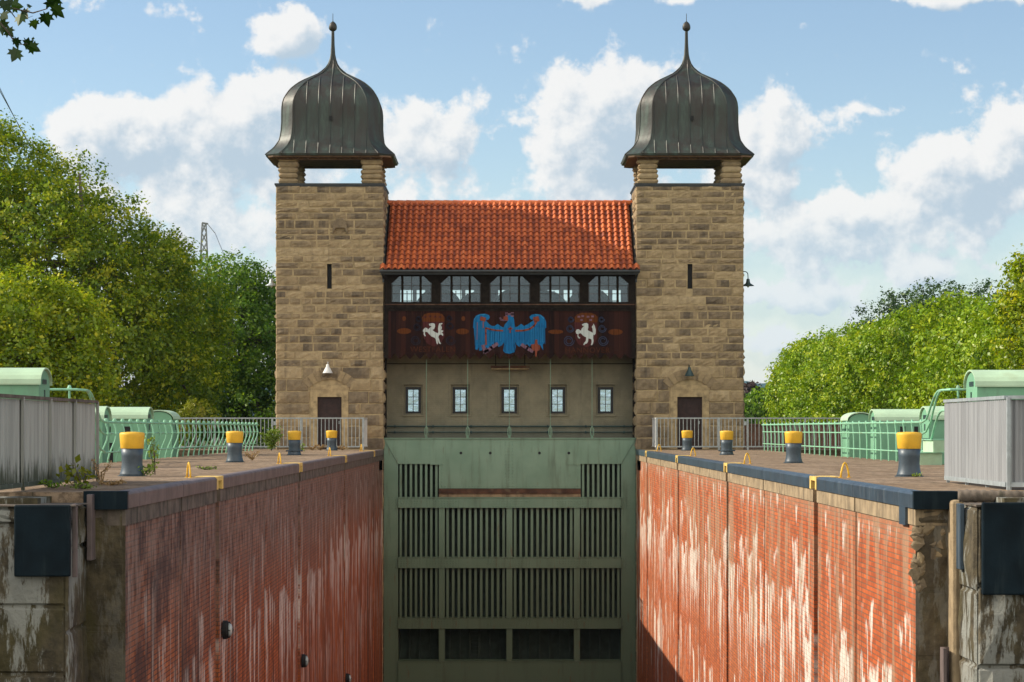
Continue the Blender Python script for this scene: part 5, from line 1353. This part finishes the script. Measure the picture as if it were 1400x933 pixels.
# weeds
def weed(name, lab, x, Y, h, n, leaf, mat, spread=.12, lean=0, stems=4, cat='plant', z=0.0, group=None, up=0.5):
    t = thing(name, lab, cat, (x, Y, z), group); mb = MB(); C_ = []
    for k in range(stems):
        a = nr.uniform(0, 6.28); e = Vector((math.cos(a) * spread + lean, math.sin(a) * spread * .6, h * nr.uniform(.65, 1.0))); mid = e * .5 + Vector((nr.normal() * .03, 0, h * .06))
        mb.tube([(0, 0, 0), mid, e], [.010, .007, .004], 5)
        for j in range(n // stems):
            tt = nr.uniform(.18, 1.05); p = (Vector((0, 0, 0)).lerp(mid, tt * 2) if tt < .5 else mid.lerp(e, tt * 2 - 1)); C_.append((p.x + nr.normal() * leaf * .8, p.y + nr.normal() * leaf * .8, max(.02, p.z + nr.normal() * leaf * .4)))
    mb.build('stem', M['bark'] if mat != M['dry'] else M['dry'], t)
    C_ = np.array(C_); leaf_obj('leaves', C_, leaf, np.tile(np.array([0, -.5, up]), (len(C_), 1)), mat, t)
    return t
weed('weed', 'tall thin green weed with pale tip right of the nearest left bollard', X(212, 38.5), 38.5, .74, 110, .055, M['leaf_weed'], .10)
weed('weed', 'leafy green weed at the foot of the nearest left bollard', X(203, 37.9), 37.3, .22, 90, .06, M['leaf_weed'], .22)
weed('maple_sapling', 'small yellow green maple sapling in front of the left grey screen', X(108, 30.2), 30.4, .38, 46, .10, M['leaf_sap'], .16, stems=4)
weed('dry_weed', 'reddish brown dry weed beside the maple sapling', X(139, 31.5), 31.5, .42, 110, .03, M['dry'], .14)
weed('weed', 'low dark weed tuft at the screen post left of the sapling', X(73, 29.6), 29.6, .12, 90, .04, M['leaf_green'], .12)
weed('weed', 'low green weed patch on the quay corner in front of the sapling', X(112, 29.2), 29.3, .07, 70, .045, M['leaf_weed'], .16)
weed('bush', 'bright green bush growing on the quay before the left bar fence', X(371, 81.5), 81.5, .82, 620, .085, M['leaf_weed'], .34, stems=12, cat='bush')
weed('weed', 'tall thin weed rising out of the bright green bush', X(380, 81.8), 81.8, 1.05, 60, .06, M['leaf_weed'], .05, stems=2)
weed('weed', 'small green weed right of the third left bollard', X(413, 78), 78, .36, 80, .06, M['leaf_weed'], .12)
for k, (px, Y, h) in enumerate(((345, 56.5, .26), (438, 82.9, .22), (452, 83.1, .25), (427, 82.9, .2), (283, 43, .07), (150, 31.2, .07), (468, 83.2, .18))):
    weed('grass_tuft', ('dry pale grass tuft right of the second left bollard', 'dry grass tuft at the fence left of the farthest left bollard', 'dry grass tuft under the left bar fence behind the farthest left bollard', 'dry grass tuft just right of the third left bollard',
         'low mossy tuft by the left quay edge before the second bollard', 'low dry tuft beside the reddish dry weed', 'short dry tuft at the right end of the left bar fence')[k], X(px, Y), Y, h, 130, .035 + .012 * (Y > 70), M['dry'] if k != 4 else M['leaf_weed'], .2, stems=16, cat='grass tuft')
mb = MB()
lw = weed('weed', 'tiny yellow green weed at the foot of the nearest right bollard', X(1251, 36.8), 36.7, .05, 40, .035, M['leaf_weed'], .06)

# ------------------------------------------------------------------ overhanging maple twig, top left
t = thing('maple_tree', 'dark maple branch with lobed leaves hanging into the top left corner', 'tree', (-6.4, 14, -.8))
mb = MB(); mb.tube([(0, 0, 0), (.1, 0, 2.0), (.4, 0, 4.2), (.9, 0, 6.0)], [.16, .13, .10, .06], 10); mb.build('trunk', M['bark'], t, smooth=True)
bY = 14.0
def B3(px, py, dy=0): return Vector((X(px, bY + dy) + 6.4, dy, Z(py, bY + dy) + .8))
tw_ = [([Vector((.4, 0, 4.2)), B3(-160, -60), B3(-60, -20), B3(10, 10, .1), B3(45, 18, .1), B3(65, 12, .0)], .012), ([B3(-60, -20), B3(-10, 20, -.1), B3(12, 45, -.1), B3(22, 62, -.1), B3(38, 60, -.1)], .008), ([B3(10, 10, .1), B3(25, 30, .1), B3(45, 22, .15)], .005), ([Vector((.4, 0, 4.2)), B3(-150, -150), B3(-50, -70), B3(60, -40)], .012)]
mb = MB()
for (p, r_) in tw_: mb.tube(p, [r_ * (1 - .75 * i / (len(p) - 1)) for i in range(len(p))], 6)
mb.build('twigs', M['bark'], t)
mb = MB(); r = random.Random(4)
shape = [(0, -.5), (.06, -.32), (.30, -.38), (.26, -.18), (.50, -.12), (.36, .0), (.44, .22), (.22, .14), (.16, .30), (.0, .55), (-.16, .30), (-.22, .14), (-.44, .22), (-.36, .0), (-.50, -.12), (-.26, -.18), (-.30, -.38), (-.06, -.32)]
def mleaf(px, py, size, ang, dy=0, tilt=0.5):
    c = B3(px, py, dy); m_ = Matrix.Rotation(ang, 3, 'Y') @ Matrix.Rotation(tilt, 3, 'X') @ Matrix.Rotation(r.uniform(-.7, .7), 3, 'Z')
    vs = [c + m_ @ Vector((x * size, .0 + abs(x) * size * .25, y * size)) for (x, y) in shape]
    vs2 = [v_ + Vector((0, .0008, 0)) for v_ in vs]; cc = c + m_ @ Vector((0, -.0, 0)); n = len(vs)
    mb.add([cc] + vs, [(0, 1 + k, 1 + (k + 1) % n) for k in range(n)], r.random())
for (px, py, s_, a) in [(73, 5, .135, 2.9), (78, 16, .12, 2.3), (63, 26, .115, 2.9), (47, 33, .085, 3.0), (33, 20, .11, 2.4), (27, 26, .10, 3.3), (22, 8, .11, 1.6), (8, 6, .13, .8), (5, 22, .11, 2.2), (2, 36, .13, 3.0), (12, 44, .09, 2.4), (22, 58, .085, 3.0),
                        (21, 74, .115, 3.5), (38, 62, .12, 2.7), (46, 66, .10, 2.0), (45, 53, .03, 1.6), (40, 8, .045, 1.6), (-12, 20, .14, 1.0), (-20, 50, .14, 2.0), (-40, 10, .15, 2.5), (-60, 40, .14, 3.2), (-10, -15, .14, 1.1), (30, -12, .13, .4), (66, -10, .12, .2), (85, -30, .12, .9), (-70, 0, .14, 2.9), (-90, 30, .14, 2.2)]:
    mleaf(px, py, s_ * .95, a, r.uniform(-.25, .25), r.uniform(-.9, .9))
mb.build('leaves', M['leaf_near'], t)

# ------------------------------------------------------------------ lattice pylon and wires
PYL = 330; px0 = X(279, PYL)
t = thing('lattice_mast', 'thin grey lattice mast rising behind the trees left of the left tower', 'mast', (px0, PYL, -.8))
H = Z(305, PYL) + .8
mb = MB()
def wd(z): return .28 + (H - z) * .045
lv = [H - k * 1.5 for k in range(22) if H - k * 1.5 > 0] + [0]
for a, b in zip(lv[:-1], lv[1:]):
    for (sx, sy) in ((-1, -1), (1, -1), (1, 1), (-1, 1)):
        mb.bar((sx * wd(a), sy * wd(a), a), (sx * wd(b), sy * wd(b), b), .11)
    for sy in (-1, 1):
        mb.bar((-wd(a), sy * wd(a), a), (wd(b), sy * wd(b), b), .10); mb.bar((wd(a), sy * wd(a), a), (-wd(b), sy * wd(b), b), .10)
mb.build('lattice', M['mast'], t)
mb = MB(); mb.bar((-.3, 0, H), (.6, 0, H - .15), .25); mb.bar((.4, 0, H), (1.6, 0, H - 1.5), .10); mb.build('cross_arm', M['mast'], t)
def wire(lab, a, b, sag, r_):
    mb = MB(); a, b = Vector(a), Vector(b); pts = [a.lerp(b, k / 16) - Vector((0, 0, sag * 4 * (k / 16) * (1 - k / 16))) for k in range(17)]
    mb.tube(pts, r_, 5); tag(mb.build('overhead_wire', M['wire']), lab, 'wire', 'overhead wires')
wire('thin wire running down from the lattice mast towards the left tower', (px0 + 1.6, PYL, H - 2.2), (X(420, 200), 200, Z(520, 200)), 2.0, .06)
wire('upper of two thin wires crossing the sky at the left edge', (X(-40, 100), 100, Z(50, 100)), (X(130, 220), 220, Z(330, 220)), .8, .022)
wire('lower of two thin wires crossing the sky at the left edge', (X(-40, 100), 100, Z(38, 100)), (X(105, 200), 200, Z(300, 200)), .8, .02)

# ------------------------------------------------------------------ thin summer air
mb = MB(); mb.box(-4300, 4300, -600, 5300, -14, 75)
hm = bpy.data.materials.new('thin air'); hm.use_nodes = True; ht = hm.node_tree; ht.nodes.clear()
pvn = ht.nodes.new('ShaderNodeVolumePrincipled'); pvn.inputs['Color'].default_value = (.72, .84, 1.0, 1); pvn.inputs['Density'].default_value = .00006; pvn.inputs['Anisotropy'].default_value = .2
ho = ht.nodes.new('ShaderNodeOutputMaterial'); ht.links.new(pvn.outputs[0], ho.inputs['Volume'])
hz = mb.build('haze', hm); hz['kind'] = 'stuff'
